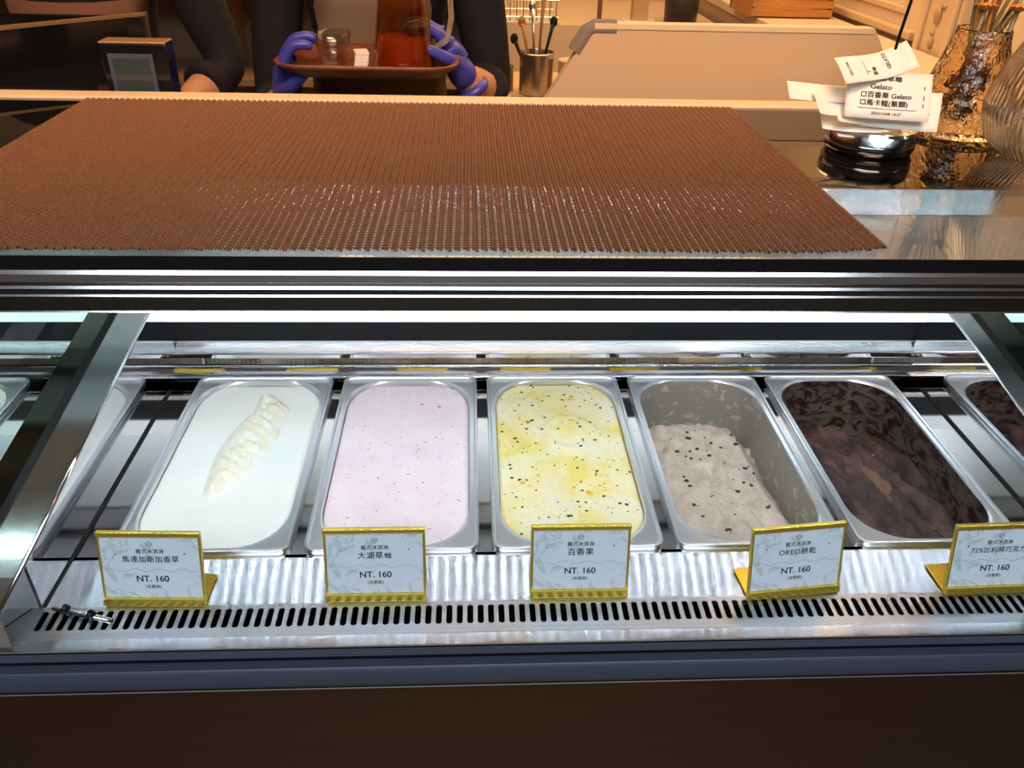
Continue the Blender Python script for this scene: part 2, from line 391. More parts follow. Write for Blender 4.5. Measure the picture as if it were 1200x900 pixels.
part(MB().box(CX0+.03, CX1-.03, .53, 1.15, 0, .10), 'plinth', black_matt)
part(MB().box(CX0, CX1, .50, .99, .10, .74), 'lower_body', black_matt)
# mitre groove on the grille plate
part(MB().add([(-.4005,.5352,gz+.0002),(-.3985,.5352,gz+.0002),(-.425,.4965,gz+.0002),(-.427,.4965,gz+.0002)], [(0,3,2,1)]), 'mitre_joint', black_matt)
# ---- mirrored side walls, sloping partition tops, end glass
def slope(y): return .946+(y-.494)*(1.012-.946)/(.9015-.494)
def strip(x0, x1, ya, yb, dz=0, th=.004):
    mb = MB(); v = []
    for x in (x0, x1):
        for y in (ya, yb):
            v.append((x, y, slope(y)+dz)); v.append((x, y, slope(y)+dz-th))
    return mb.add(v, [(0,4,6,2),(1,3,7,5),(0,1,5,4),(2,6,7,3),(0,2,3,1),(4,5,7,6)])
olive = mat('smoked_strip', (.16,.16,.12), .10, 1.0)
strip_steel = mat('polished_strip', (.80,.78,.72), .16, 1.0)
bump(strip_steel, noise_tex(strip_steel, coords(strip_steel, (30, 3, 30)), 1.0, 2), .08, .002)
for sd, xw in ((-1, SL), (1, SR)):
    m = MB(); ya, yb = .5355, .9505
    q = [(xw, ya, .8975), (xw, yb, .872), (xw, yb, slope(yb)), (xw, ya, slope(ya))]
    q2 = [(xw+sd*.003, p[1], p[2]) for p in q]
    m.add(q+q2, [(0,1,2,3),(7,6,5,4),(3,2,6,7),(0,4,5,1),(0,3,7,4)])
    part(m, 'side_mirror', wall_mirror)
    def S_(a, b, *r, **k): return strip(min(xw+sd*a, xw+sd*b), max(xw+sd*a, xw+sd*b), *r, **k)
    part(MB().tube([(xw+sd*.001, .488, slope(.488)), (xw+sd*.001, .951, slope(.951))], .0020, 12), 'side_bead', chrome, smooth=True)
    w1 = .039 if sd < 0 else .030
    xq = sorted((xw, xw-sd*.0018)); part(MB().box(xq[0], xq[1], .5355, .905, .8957, .8975), 'wall_seam', black_matt)
    part(S_(.003, w1, .488, .951), 'partition_top', strip_steel)
    part(S_(w1, w1+.007, .486, .951, .002), 'partition_gasket', black_matt)
    part(S_(w1+.007, .074, .484, .951, -.001), 'partition_strip', olive)
    m = MB(); xg = xw+sd*.076
    m.add([(xg, .500, .946), (xg, .951, .99), (xg, .951, 1.188), (xg, .628, 1.188), (xg, .620, 1.155)], [(0,1,2,3,4) if sd > 0 else (4,3,2,1,0)])
    part(m, 'end_glass', end_glass)
    x_ = sorted((xw+sd*.0031, xw+sd*.074))
    part(MB().add([(x_[0], .4875, .8975), (x_[1], .4875, .8975), (x_[1], .4875, slope(.488)-.004), (x_[0], .4875, slope(.488)-.004)], [(0,1,2,3)]), 'partition_front', strip_steel)

# ================================================================ PANS AND GELATO
def gel_base(name, c1, c2, scale, rough=.55):
    m = mat(name, c1, rough, 0, .35)
    f = noise_tex(m, coords(m), scale, 5, .6, .4)
    m['f'] = 1; return m, f
gm_van, f = gel_base('vanilla_gelato', (.86,.87,.80), None, 18)
setcol(gm_van, ramp(gm_van, f, [(.3, (.86,.88,.80)), (.6, (.90,.90,.84))])); bump(gm_van, noise_tex(gm_van, coords(gm_van), 260, 4), .35, .002)
gm_vans = mat('vanilla_scrape', (.88,.80,.56), .5, 0, .35)
setcol(gm_vans, ramp(gm_vans, noise_tex(gm_vans, coords(gm_vans), 60, 4, .6, .8), [(.35, (.87,.80,.55)), (.6, (.90,.88,.76))])); bump(gm_vans, noise_tex(gm_vans, coords(gm_vans, (1,.6,1)), 160, 4), .6, .003)
gm_str, f = gel_base('strawberry_gelato', (.80,.64,.64), None, 22)
c = ramp(gm_str, f, [(.3, (.86,.70,.73)), (.7, (.90,.79,.79))])
c = mixc(gm_str, ramp(gm_str, noise_tex(gm_str, coords(gm_str), 330, 2), [(.66, (0,0,0)), (.74, (1,1,1))]), c, (.62,.36,.36))
setcol(gm_str, c); bump(gm_str, noise_tex(gm_str, coords(gm_str), 240, 4), .5, .002)
gm_pas, f = gel_base('passion_gelato', (.88,.80,.40), None, 16)
c = ramp(gm_pas, f, [(.30, (.86,.83,.66)), (.46, (.88,.80,.46)), (.60, (.86,.70,.20)), (.75, (.84,.62,.08))])
setcol(gm_pas, c); bump(gm_pas, noise_tex(gm_pas, coords(gm_pas), 140, 4, .6, .5), .6, .003)
gm_coo, f = gel_base('cookie_gelato', (.62,.52,.43), None, 20)
c = ramp(gm_coo, f, [(.28, (.44,.34,.25)), (.46, (.60,.50,.41)), (.56, (.50,.40,.31)), (.7, (.68,.60,.50))])
c = mixc(gm_coo, ramp(gm_coo, noise_tex(gm_coo, coords(gm_coo), 130, 3, .6, .6), [(.70, (0,0,0)), (.76, (1,1,1))]), c, (.12,.10,.09))
setcol(gm_coo, c); bump(gm_coo, noise_tex(gm_coo, coords(gm_coo, (1,.4,1)), 120, 4, .6, .6), .7, .004)
gm_cho, f = gel_base('chocolate_gelato', (.08,.05,.045), None, 24, .42)
c = ramp(gm_cho, f, [(.3, (.022,.011,.009)), (.5, (.060,.032,.028)), (.68, (.12,.062,.05)), (.8, (.20,.10,.06))])
setcol(gm_cho, c); bump(gm_cho, noise_tex(gm_cho, coords(gm_cho, (1,.35,1)), 70, 5, .65, .8), .9, .006)
def smear(name, base, dirt, lo, hi, scale, dist=1.5, rough=.45):
    m = mat(name, base, rough, .25)
    f = noise_tex(m, coords(m, (1,.7,1.4)), scale, 4, .6, dist)
    setcol(m, mixc(m, ramp(m, f, [(lo, (0,0,0)), (hi, (1,1,1))]), base, dirt)); return m
sm_coo = smear('cookie_smeared_wall', (.36,.34,.29), (.62,.56,.45), .555, .62, 30)
sm_cho = smear('chocolate_smeared_wall', (.13,.10,.085), (.028,.012,.009), .45, .58, 36, 2.2, .3)

HX, HY, RR = .0778, .1562, .055      # half size and corner radius of a pan's opening
ZF = .9000
def hw(y, hx=HX, hy=HY, r=RR):
    a = abs(y)-(hy-r)
    return hx if a <= 0 else hx-r+math.sqrt(max(0, r*r-a*a))
def make_pan(i, label, wall_mat, wall_label):
    cx, cy = (px0+pp*i+pw/2 if i >= 0 else -.573-pw/2), (pyf+pyb)/2
    e = empty('gelato_pan', (cx, cy, ZF-.12), label, 'pan', None)
    z = lambda v: v-(ZF-.12)
    k = 8; loops = []
    for (hx, hy, r, zz) in ((.0865,.1635,.011,ZF-.006),(.088,.165,.012,ZF+.0005),(.0874,.1644,.0116,ZF+.0024),(.0858,.1628,.011,ZF+.0030),(.0842,.1612,.010,ZF+.0022),(.0835,.1605,.010,ZF+.0002),
                            (.0806,.1588,.052,ZF),(.0788,.1572,.054,ZF-.0002),(HX,HY,RR,ZF-.0025)):
        loops.append([(x, y, z(zz)) for x, y in rrect(0, 0, hx, hy, r, k)])
    mb = MB(); loft(mb, loops); mb.build('rim', pan_steel, e, angle=.9)
    loops = []
    for (s, zz) in ((0, ZF-.0025), (.001, ZF-.03), (.0035, ZF-.07), (.006, ZF-.10), (.014, ZF-.112), (.022, ZF-.115)):
        loops.append([(x, y, z(zz)) for x, y in rrect(0, 0, HX-s, HY-s, RR-s*.5, k)])
    mb = MB(); loft(mb, loops, close_last=True)
    o = mb.build('basin', wall_mat, e, smooth=True)
    if wall_label: o['label'] = wall_label
    return e, cx, cy
def gelato(name, i, label, m, h, inset=lambda v: 0.0, nu=64, nv=120, midx=None):
    cx, cy = (px0+pp*i+pw/2 if i >= 0 else -.573-pw/2), (pyf+pyb)/2
    vs = []; 
    for j in range(nv+1):
        v = math.sin((-1+2*j/nv)*PI/2*.985)/math.sin(PI/2*.985); y = v*(HY-.001)
        for q in range(nu+1):
            u = -1+2*q/nu; x = u*(hw(y)-.0008)
            vs.append((x, y, h(x, y, u, v)))
    fs = [(j*(nu+1)+q, j*(nu+1)+q+1, (j+1)*(nu+1)+q+1, (j+1)*(nu+1)+q) for j in range(nv) for q in range(nu)]
    me = bpy.data.meshes.new(name); me.from_pydata(vs, [], fs)
    o = link(name, me, m, None, True); o.location = (cx, cy, ZF-.003); tag(o, label, 'gelato')
    if midx: me.polygons.foreach_set('material_index', [midx(vs[f_[0]]) for f_ in fs])
    return o
def nz(x, y, s, z=0): return noise.noise(Vector((x*s, y*s, z)))
def fbm(x, y, s, z=0): return noise.fractal(Vector((x*s, y*s, z)), 1.0, 2.0, 4)
def seg_d(x, y, pts):
    best = 9; bt = 0; n = len(pts)-1
    for k in range(n):
        ax, ay = pts[k]; bx, by = pts[k+1]; dx, dy = bx-ax, by-ay; t = max(0, min(1, ((x-ax)*dx+(y-ay)*dy)/(dx*dx+dy*dy)))
        d = math.hypot(x-ax-dx*t, y-ay-dy*t)
        if d < best: best = d; bt = (k+t)/n
    return best, bt
# --- pan 1 : vanilla with a scraped ridge
SCR = [(.010,.112), (.020,.085), (.012,.045), (.002,.005), (-.004,-.035), (-.012,-.068)]
def scr_w(t): return .006+.019*math.sin(PI*min(1, max(0, t*.92+.06)))**.8
def h_van(x, y, u, v):
    e = max(abs(u), abs(v)); z = -.004*(max(0, e-.93)/.07)**2+.0006*fbm(x, y, 30)
    d, t = seg_d(x, y, SCR); wd = scr_w(t)
    if d < wd*1.5:
        q = max(0, 1-(d/wd/1.15)**2); z += .010*q**.8+.0035*q*fbm(x*1.2, y*.8, 85, 2)+.0018*q*math.sin((y+x*.8)*380+3*nz(x, y, 50))
    return z
def mi_van(p):
    d, t = seg_d(p[0], p[1], SCR); return 1 if d < scr_w(t)*(.93+.5*nz(p[0], p[1], 90)) else 0
make_pan(0, 'steel gelato pan at the far left, filled with white gelato', pan_steel, None)
gelato('vanilla_gelato', 0, 'smooth white gelato with a creamy yellow scoop ridge in the leftmost pan', [gm_van, gm_vans], h_van, midx=mi_van)
make_pan(-1, 'steel gelato pan in the neighbouring compartment beyond the left side glass', pan_steel, None)
gelato('vanilla_gelato', -1, 'level white gelato in the neighbouring compartment beyond the left side glass', gm_van, lambda x, y, u, v: .0006*fbm(x, y, 30), nu=24, nv=40)
# --- pan 2 : strawberry
def h_str(x, y, u, v):
    e = max(abs(u), abs(v)); return -.004*(max(0, e-.93)/.07)**2+.0009*fbm(x, y, 45)+.0006*fbm(x, y, 160, 3)
make_pan(1, 'steel gelato pan filled with pale pink gelato, second from left', pan_steel, None)
gs = gelato('strawberry_gelato', 1, 'level pale pink gelato with tiny red fruit flecks in the second pan', gm_str, h_str)
# --- pan 3 : passion fruit
def h_pas(x, y, u, v):
    e = max(abs(u), abs(v)); z = -.004*(max(0, e-.93)/.07)**2+.0016*fbm(x, y, 22)+.0008*fbm(x, y, 110, 3)
    z += .006*math.exp(-((x-.010)**2/.020**2+(y-.040)**2/.024**2))
    z -= .005*math.exp(-((x+.002)**2/.016**2+(y+.048)**2/.030**2))
    d = math.hypot((x-.012)/.030, (y-.038)/.033); z += .0022*math.exp(-((d-1)/.16)**2)
    return z
make_pan(2, 'steel gelato pan in the middle, filled with yellow seeded gelato', pan_steel, None)
gp = gelato('passion_fruit_gelato', 2, 'pale yellow gelato dotted with black seeds in the middle pan', gm_pas, h_pas)
# --- pan 4 : cookies
def h_coo(x, y, u, v):
    z = -.030+.012*max(0, -v)**1.5-.008*max(0, u)+.004*fbm(x, y, 18)+.0018*fbm(x, y, 80, 2)
    b = (y-.098-.004*nz(x, 0, 200)); 
    if b > 0: z -= min(.07, b*2.6)*1.0
    if v < -.80: z += .012*min(1, (-v-.80)/.18)
    s = u-(.62-.12*v); 
    if s > 0: z -= .030*min(1, s/.35)+.002*math.sin(y*330)*min(1, s*5)
    if u < -.9: z += .006*(-u-.9)/.1
    z += .0025*math.sin((x*1.0-y*.35)*190+4*nz(x, y, 18))*max(0, 1-abs(v))
    return z
make_pan(3, 'steel gelato pan, half scooped out, walls smeared with cookie gelato', sm_coo, 'cream smeared steel inside')
gc = gelato('cookie_gelato', 3, 'half-emptied greyish cream gelato with dark biscuit crumbs in the fourth pan', gm_coo, h_coo)
# --- pan 5 : chocolate
def h_cho(x, y, u, v):
    z = -.038+.006*fbm(x, y, 16, 5)+.0022*fbm(x, y*.5, 90, 2)
    z += -.020*max(0, v)+.012*math.exp(-((u+.35)/.45)**2)
    z -= .016*max(0, u-.15)
    z += .0045*math.sin((x+.28*y)*170+3*nz(x, y, 14))
    if v > .72: z -= .05*min(1, (v-.72)/.2)
    if v < -.78: z += .018*min(1, (-v-.78)/.2)
    if u > .80: z += .008*(u-.8)/.2
    return z
def mi_cho(p): return 1 if (math.hypot((p[0]-.002-.25*(-p[1]-.03))/.010, (p[1]+.020)/.026)+.6*nz(p[0], p[1], 70)) < 1 else 0
make_pan(4, 'steel gelato pan at the right, nearly emptied of dark chocolate gelato', sm_cho, 'chocolate smeared steel inside')
gch = gelato('chocolate_gelato', 4, 'low dark chocolate gelato with scraped furrows in the fifth pan', [gm_cho, mat('light_cocoa_patch', (.15,.075,.04), .6)], h_cho, midx=mi_cho)
# inclusions: one stuff part per gelato
def bits(parent, name, n, hfn, m, rmin, rmax, seed, xlim=.95, vlim=.95, dens=None, flat=.5):
    rnd = random.Random(seed); mb = MB(); c = 0
    while c < n:
        u, v = rnd.uniform(-xlim, xlim), rnd.uniform(-vlim, vlim); y = v*HY; x = u*hw(y)
        if dens and not dens(x, y, u, v): continue
        r = rmin+(rmax-rmin)*rnd.random()**3; a = rnd.uniform(0, PI); z = hfn(x, y, u, v)
        b = len(mb.v); mb.ball((0,0,0), 1, 4)
        ca, sa = math.cos(a), math.sin(a); ex = rnd.uniform(1, 1.6)
        mb.v[b:] = [(x+(p[0]*ca*ex-p[1]*sa)*r*(1+.3*rnd.random()), y+(p[0]*sa*ex+p[1]*ca)*r, z+p[2]*r*flat) for p in mb.v[b:]]
        c += 1
    o = mb.build(name, m, parent); o['kind'] = 'stuff'; return o
seed_m = mat('black_seed', (.012,.011,.012), .35); crumb_m = mat('dark_crumb', (.030,.024,.024), .7)
bits(gp, 'seeds', 330, h_pas, seed_m, .0004, .0018, 3)
bits(gp, 'fruit_pulp', 14, h_pas, mat('pulp', (.80,.48,.03), .25), .0012, .0035, 5, .8, .8)
bits(gs, 'fruit_flecks', 260, h_str, mat('red_fleck', (.45,.12,.10), .5), .0003, .0010, 8)
bits(gs, 'fruit_pieces', 7, h_str, mat('red_fruit', (.60,.16,.12), .4), .001, .0022, 23, .6, .7)
bits(gc, 'biscuit_crumbs', 130, h_coo, crumb_m, .0003, .0030, 12, .60, .78, flat=.6)
bits(gch, 'chocolate_flakes', 60, h_cho, mat('choc_flake', (.10,.045,.025), .4), .0006, .0028, 31, .9, .8)

# ================================================================ FLAVOUR CARDS
paper_m = mat('card_paper', (.60,.70,.80), .45)
f1 = noise_tex(paper_m, coords(paper_m), 34, 4, .6, 1.6)
setcol(paper_m, ramp(paper_m, f1, [(.40, (.74,.84,.95)), (.52, (.71,.81,.91)), (.56, (.50,.63,.66)), (.62, (.74,.84,.94))]))
ink = mat('ink', (.015,.017,.02), .6); ink2 = mat('faint_ink', (.22,.30,.34), .6)
def card(xc, yc, label, flavour, rz, tilt, fsize=.0088, ww=.0925):
    e = empty('flavour_card', (xc, yc, .8978), label, 'price card', None, rz)
    hh = .074
    M = Matrix.Translation((0, 0, .0)) @ Matrix.Rotation(-tilt, 4, 'X')      # card plane: x right, z up, leans back
    def bx(name, x0, x1, y0, y1, z0, z1, m_, b=.0006):
        o = MB().box(x0, x1, y0, y1, z0, z1, 0, M).build(name, m_, e, bevel=b); return o
    bx('backing', -ww/2, ww/2, .0006, .0024, 0, hh, gold, 0)
    bx('top_fold', -ww/2, ww/2, -.0030, .0024, hh-.0045, hh, gold)
    bx('bottom_fold', -ww/2, ww/2, -.0036, .0024, 0, .0075, gold)
    bx('side_edge', -ww/2, -ww/2+.0022, -.0012, .0024, .0075, hh-.0045, gold)
    bx('side_edge', ww/2-.0022, ww/2, -.0012, .0024, .0075, hh-.0045, gold)
    MB().box(-ww/2+.001, ww/2-.001, .001, .038, .0001, .0019).build('foot', gold, e, bevel=.0005)
    z0, z1 = .0078, hh-.0048
    bx('paper', -ww/2+.0024, ww/2-.0024, -.0004, .0005, z0, z1, paper_m, 0)
    def wr_(name, body, size, x, z, bold=.0, sp=1.0, m_=ink):
        vs, fs = text_verts(body, size, bold=bold, spacing=sp)
        mb = MB(); mb.add([M @ Vector((p[0]+x, -.0006, p[1]+z)) for p in vs], fs); o = mb.build(name, m_, e); return o
    wr_('lettering', '義式冰淇淋', .0050, 0, .0545, .00005, 1.05)
    wr_('lettering', flavour, fsize, 0, .0463, .00010, 1.10)
    wr_('lettering', 'NT. 160', .0088, 0, .0268, .00018, 1.0)
    wr_('lettering', '(含脆餅)', .0040, 0, .0188, .00003, 1.05)
    # dotted wave, two stars and the small round emblem
    mb = MB()
    for k in range(46):
        x = -ww/2+.0045+k*(ww-.009)/45; z = .0352+.0014*math.sin(k*.55)
        mb.box(x-.00025, x+.00025, -.0007, -.0005, z, z+.0008+.0004*(k % 2), 0, M)
    mb.build('dotted_line', ink2, e)
    for x, z in ((-.031,.0515), (.031,.0525)):
        mb = MB(); mb.box(x-.0006, x+.0006, -.0007, -.0005, z-.0006, z+.0006, 0, M @ Matrix.Translation((x,0,z)) @ Matrix.Rotation(PI/4, 4, 'Y') @ Matrix.Translation((-x,0,-z)))
        mb.build('star', ink, e)
    mb = MB()
    for rr_, cx_ in ((.0030, 0), (.0019, 0), (.0012, -.0012), (.0012, .0013)):
        n = 18; vs = []
        for k in range(n):
            a = 2*PI*k/n
            for r_ in (rr_, rr_-.00035): vs.append(M @ Vector((cx_+r_*math.cos(a), -.0007, .0622+r_*math.sin(a))))
        mb.add(vs, [(2*k, 2*k+1, (2*k+3) % (2*n), (2*k+2) % (2*n)) for k in range(n)])
    mb.build('emblem', ink2, e)
    return e
card(-.290, .537, 'gold framed price card under the white gelato, leftmost', '馬達加斯加香草', -.03, .27, .0070)
card(-.0885, .538, 'gold framed price card in front of the pink gelato', '大湖草莓', .0, .27, .0076)
card(.1015, .539, 'gold framed price card in front of the yellow seeded gelato', '百香果', .0, .27, .0080)
card(.307, .536, 'slightly turned gold framed price card in front of the cookie gelato', 'OREO餅乾', .10, .25, .0074)
card(.5005, .535, 'gold framed price card in front of the chocolate gelato, cut by the frame', '72%比利時巧克力', .03, .24, .0068, .0925)

# chrome pin with two black screws on the grille
e = empty('chrome_latch_pin', (-.350, .523, .8978), 'small chrome pin with two black thumbscrews lying on the slotted grille', 'latch', None, -.28)
MB().tube([(-.030,0,.004),(-.024,0,.0042),(.006,0,.0042),(.030,0,.0038)], [.0022,.0026,.003,.0026], 12).build('pin', chrome, e, smooth=True)
for x in (-.016, .010):
    MB().tube([(x,0,.0015),(x,0,.0075)], .0042, 10).tube([(x,0,.0075),(x,0,.0105)], .0026, 8).build('thumbscrew', black, e)

# ================================================================ WOVEN MAT
def woven_mat():
    x0, x1, y0, y1 = -.524, .372, .646, 1.170
    ncol = 116; nrow = 86; ppx = (x1-x0)/ncol; ppy = (y1-y0)/nrow
    SEG = 4; nv = nrow*SEG+1
    ys = np.linspace(y0, y1, nv)
    prof = [(-1, -.2), (-.55, .8), (.35, 1.0), (1, .1)]        # half round cord, four points
    V = []; F = []
    zb = 1.2006
    for c in range(ncol):
        for s in range(2):
            w_ = ppx*.172; xc = x0+ppx*(c+.25+.38*s)
            ph = PI*s
            sw = 1.0+.13*np.cos(2*PI*(ys-y0)/ppy+ph)
            hz = .0023+.0011*np.cos(2*PI*(ys-y0)/ppy+ph)
            base = len(V)*0
            cols = []
            wob = .0002*np.sin(ys*23+c*.7)
            for (a, b) in prof:
                cols.append(np.stack([xc+a*w_*sw+wob+np.zeros(nv), ys+.0016*math.sin(c*2.1)*(ys < y0+.003), zb+np.maximum(0, b)*hz+(b < 0)*0.0], 1))
            V.append(np.stack(cols, 1))      # nv,4,3
    V = np.concatenate([v.reshape(-1, 3) for v in V])
    npr = 4; per = nv*npr
    j = np.arange(nv-1)[:, None]; k = np.arange(npr-1)[None, :]
    base = (j*npr+k).reshape(-1)
    q = np.stack([base, base+1, base+npr+1, base+npr], 1)
    F = np.concatenate([q+i*per for i in range(ncol*2)])
    off = len(V)
    # weft ribs bridging the gaps between the cords
    wv = []; wf = []
    nb = 60
    for r in range(nrow):
        yc = y0+ppy*(r+.5); hy_ = ppy*.17; b = len(wv)
        for t in range(2):
            x = (x0+.0006, x1-.0006)[t]
            wv += [(x, yc-hy_, zb), (x, yc-hy_*.7, zb+.0007), (x, yc+hy_*.7, zb+.0007), (x, yc+hy_, zb)]
        wf += [(b, b+4, b+5, b+1), (b+1, b+5, b+6, b+2), (b+2, b+6, b+7, b+3)]
    V = np.concatenate([V, np.array(wv)]); F = np.concatenate([F, np.array(wf)+off])
    # gentle skew of the whole mat
    xx = (V[:, 0]-x0)/(x1-x0); V[:, 1] += np.where(V[:,1] < .75, 1, 0)*0
    V[:, 1] += .012*np.clip((xx-.90)/.10, 0, 1)**2*np.clip((.75-V[:, 1])/.1, 0, 1)
    me = bpy.data.meshes.new('woven_mat')
    me.vertices.add(len(V)); me.vertices.foreach_set('co', V.reshape(-1))
    me.loops.add(len(F)*4); me.loops.foreach_set('vertex_index', F.reshape(-1).astype(np.int32))
    me.polygons.add(len(F)); me.polygons.foreach_set('loop_start', np.arange(0, len(F)*4, 4, dtype=np.int32)); me.polygons.foreach_set('loop_total', np.full(len(F), 4, dtype=np.int32))
    me.update(); me.validate()
    m_ = mat('brown_pvc_cord', (.2,.07,.026), .6, 0, .3)
    setcol(m_, ramp(m_, noise_tex(m_, coords(m_), 260, 2), [(.3, (.120,.048,.022)), (.7, (.19,.076,.034))]))
    o = link('woven_mat', me, m_, None, True)
    return tag(o, 'reddish brown woven mat spread over the glass counter top', 'mat')
woven_mat()

# ================================================================ RECEIPT SPIKE AND RECEIPTS
SX, SY = .487, .975
e = empty('receipt_spike', (SX, SY, 1.2), 'round chrome bill spike holding order slips at the right of the counter', 'receipt spike')
dk_chrome = mat('dark_chrome', (.42,.38,.34), .10, 1.0)
MB().lathe([(.0001,0),(.047,0),(.0505,.003),(.0525,.007),(.0525,.0125),(.0515,.0145)], 64).build('base', dk_chrome, e, angle=.5)
MB().lathe([(.0518,.0145),(.0535,.016),(.0535,.026),(.0515,.0295),(.0475,.0305),(.044,.0285),(.038,.0270),(.0001,.0265)], 64).build('top_disc', chrome, e, angle=.5)
MB().tube([(0,0,.028),(.004,0,.13),(.012,-.004,.24),(.013,-.004,.262)], [.0019,.0019,.0017,.0003], 8).build('spike', black, e, smooth=True)
slip_m = mat('thermal_paper', (.80,.74,.66), .6)
def slip(label, cx, cy, cz, L, W, rz, rx, ry, curl, bend, texts=None, seed=0):
    """paper rectangle L x W centred at (cx,cy,cz), curled along its length"""
    rnd = random.Random(seed)
    L *= .93; W *= .92; cx -= .030; cz -= .012 if cz < 1.29 else .022
    R_ = Matrix.Translation((cx, cy, cz)) @ Matrix.Rotation(rz, 4, 'Z') @ Matrix.Rotation(rx, 4, 'X') @ Matrix.Rotation(ry, 4, 'Y')
    def P(u, v, dz=0):
        return Vector((u, v, curl*(u/(L/2))**2+bend*(u/(L/2))**3*.5+.0012*math.sin(v*90+seed)*abs(u/(L/2))+dz))
    n, k = 16, 6; vs = []; fs = []
    for i in range(n+1):
        for j in range(k+1): vs.append(P(-L/2+L*i/n, -W/2+W*j/k))
    fs = [(i*(k+1)+j, (i+1)*(k+1)+j, (i+1)*(k+1)+j+1, i*(k+1)+j+1) for i in range(n) for j in range(k)]
    me = bpy.data.meshes.new('receipt'); me.from_pydata([tuple(v) for v in vs], [], fs); me.update()
    o = link('receipt', me, slip_m, None, True); o.matrix_world = R_
    so = o.modifiers.new('thickness', 'SOLIDIFY'); so.thickness = .00015
    tag(o, label, 'receipt')
    if texts:
        mb = MB()
        for (body, size, x, y, rot, al) in texts:
            tv, tf = text_verts(body, size, al, bold=size*.02); c_, s_ = math.cos(rot), math.sin(rot)
            mb.add([P(x+p[0]*c_-p[1]*s_, y+p[0]*s_+p[1]*c_, .0007) for p in tv], tf)
        mb.build('printing', ink, o)
    return o
slip('top receipt curling upward at the tip of the stack on the spike', .492, .960, 1.3200, .094, .040, .30, .62, -.12, .008, .012,
     [('GELATO', .006, .018, .004, PI/2, 'CENTER'), ('草莓牛奶', .0062, .0, .0, PI/2, 'CENTER'), ('1', .006, -.008, -.006, PI/2, 'CENTER'), ('______', .006, -.013, 0, PI/2, 'CENTER'), ('2023 12:08', .0042, -.032, 0, PI/2, 'CENTER')], 1)
slip('order slip listing gelato flavours, just under the curled top receipt', .507, .938, 1.2935, .098, .062, -.27, .90, 0, .001, .002,
     [('大湖草莓', .0085, -.020, .020, 0, 'LEFT'), ('Gelato', .0085, -.020, .0095, 0, 'LEFT'), ('□百香果 Gelato', .0080, -.030, -.001, 0, 'LEFT'), ('□馬卡龍(單顆)', .0080, -.030, -.0105, 0, 'LEFT'),
      ('1', .007, .038, .010, 0, 'CENTER'), ('1', .007, .038, -.002, 0, 'CENTER'), ('1', .007, .038, -.0115, 0, 'CENTER'), ('__________________', .0070, 0, -.014, 0, 'CENTER'), ('2023/12/08 14:27', .0046, 0, -.0225, 0, 'CENTER')], 2)
rest = [('crumpled receipt poking out to the far left of the stack', .452, .965, 1.2790, .110, .030, -.06, .55, .05, .004, .004),
        ('narrow receipt angled down to the left under the order slip', .470, .955, 1.2690, .090, .034, .16, .60, -.05, .006, -.004),
        ('wide faded receipt hanging toward the right edge of the base', .525, .938, 1.2680, .092, .052, -.34, .85, .02, .001, .003),
        ('receipt fanned out to the right behind the faded one', .528, .970, 1.2745, .088, .040, -.10, .75, .0, .002, .002),
        ('slip lying level across the middle of the stack', .498, .952, 1.2600, .098, .040, .05, .50, .0, .004, -.002),
        ('lower receipt turned backward to the right', .510, .975, 1.2540, .085, .036, .30, .40, .0, .002, .003),
        ('grey shaded receipt near the bottom pointing left', .480, .950, 1.2505, .080, .040, -.20, .42, .0, .003, .001),
        ('lowest receipt resting just above the chrome disc', .500, .955, 1.2430, .088, .042, .02, .38, .0, .002, -.002)]
for k, r_ in enumerate(rest):
    slip(r_[0], *r_[1:], texts=[('GELATO', .012, .01, -.006, .1, 'CENTER')] if k == 2 else None, seed=k+5)

# ================================================================ VASES AND STEMS
V1 = (.640, 1.060); V2 = (.680, .930)
e = empty('hammered_glass_vase', (V1[0], V1[1], 1.2005), 'tapered hammered glass vase holding dried stems beside the receipt spike', 'vase')
pr = [(.0001,.0),(.052,.0),(.058,.003),(.060,.010),(.0575,.035),(.049,.080),(.040,.120),(.034,.150),(.0325,.163),(.0315,.165),(.0300,.163),(.0315,.150),(.0375,.120),(.0465,.080),(.0550,.035),(.0570,.014),(.050,.008),(.0001,.008)]
pr = [(r, z*.77) for r, z in pr]
MB().lathe(pr, 64).build('vase_body', vase_glass, e, angle=.8)
crumple = MB(); rnd = random.Random(4)
for k in range(26):      # crumpled metallic paper / branch ends inside
    a = rnd.uniform(0, 2*PI); r = rnd.uniform(.004, .030); z = rnd.uniform(.014, .085); r *= 1-.35*z/.085
    crumple.tube([(r*math.cos(a), r*math.sin(a), z), (r*.5*math.cos(a+1), r*.5*math.sin(a+1), z+rnd.uniform(.01,.03))], [.006,.003], 6)
crumple.build('stem_bundle', mat('dark_amber', (.16,.075,.022), .35), e)
e = empty('ribbed_glass_vase', (V2[0], V2[1], 1.2005), 'round ribbed clear glass vase at the right edge of the counter', 'vase')
outer = [(.030,.0),(.050,.006),(.068,.022),(.077,.045),(.079,.062),(.075,.085),(.066,.110),(.053,.138),(.040,.165),(.030,.190),(.024,.215)]
inner = [(r-.003, z+.003) for r, z in outer][::-1]; inner[0] = (outer[-1][0]-.003, outer[-1][1])
MB().lathe([(.0001,0)]+outer+inner+[(.0001,.004)], 256, rib=.014, ribn=64).build('vase_body', rib_glass, e, smooth=True)
stem_cols = [('olive_stem', (.20,.16,.06)), ('amber_stem', (.48,.20,.04)), ('straw_stem', (.50,.33,.12)), ('brown_stem', (.14,.06,.025))]
stm = [mat(n_, c_, .4) for n_, c_ in stem_cols]
rnd = random.Random(11)
ORD = ['first','second','third','fourth','fifth','sixth','seventh','eighth','ninth','tenth','eleventh','twelfth','thirteenth']
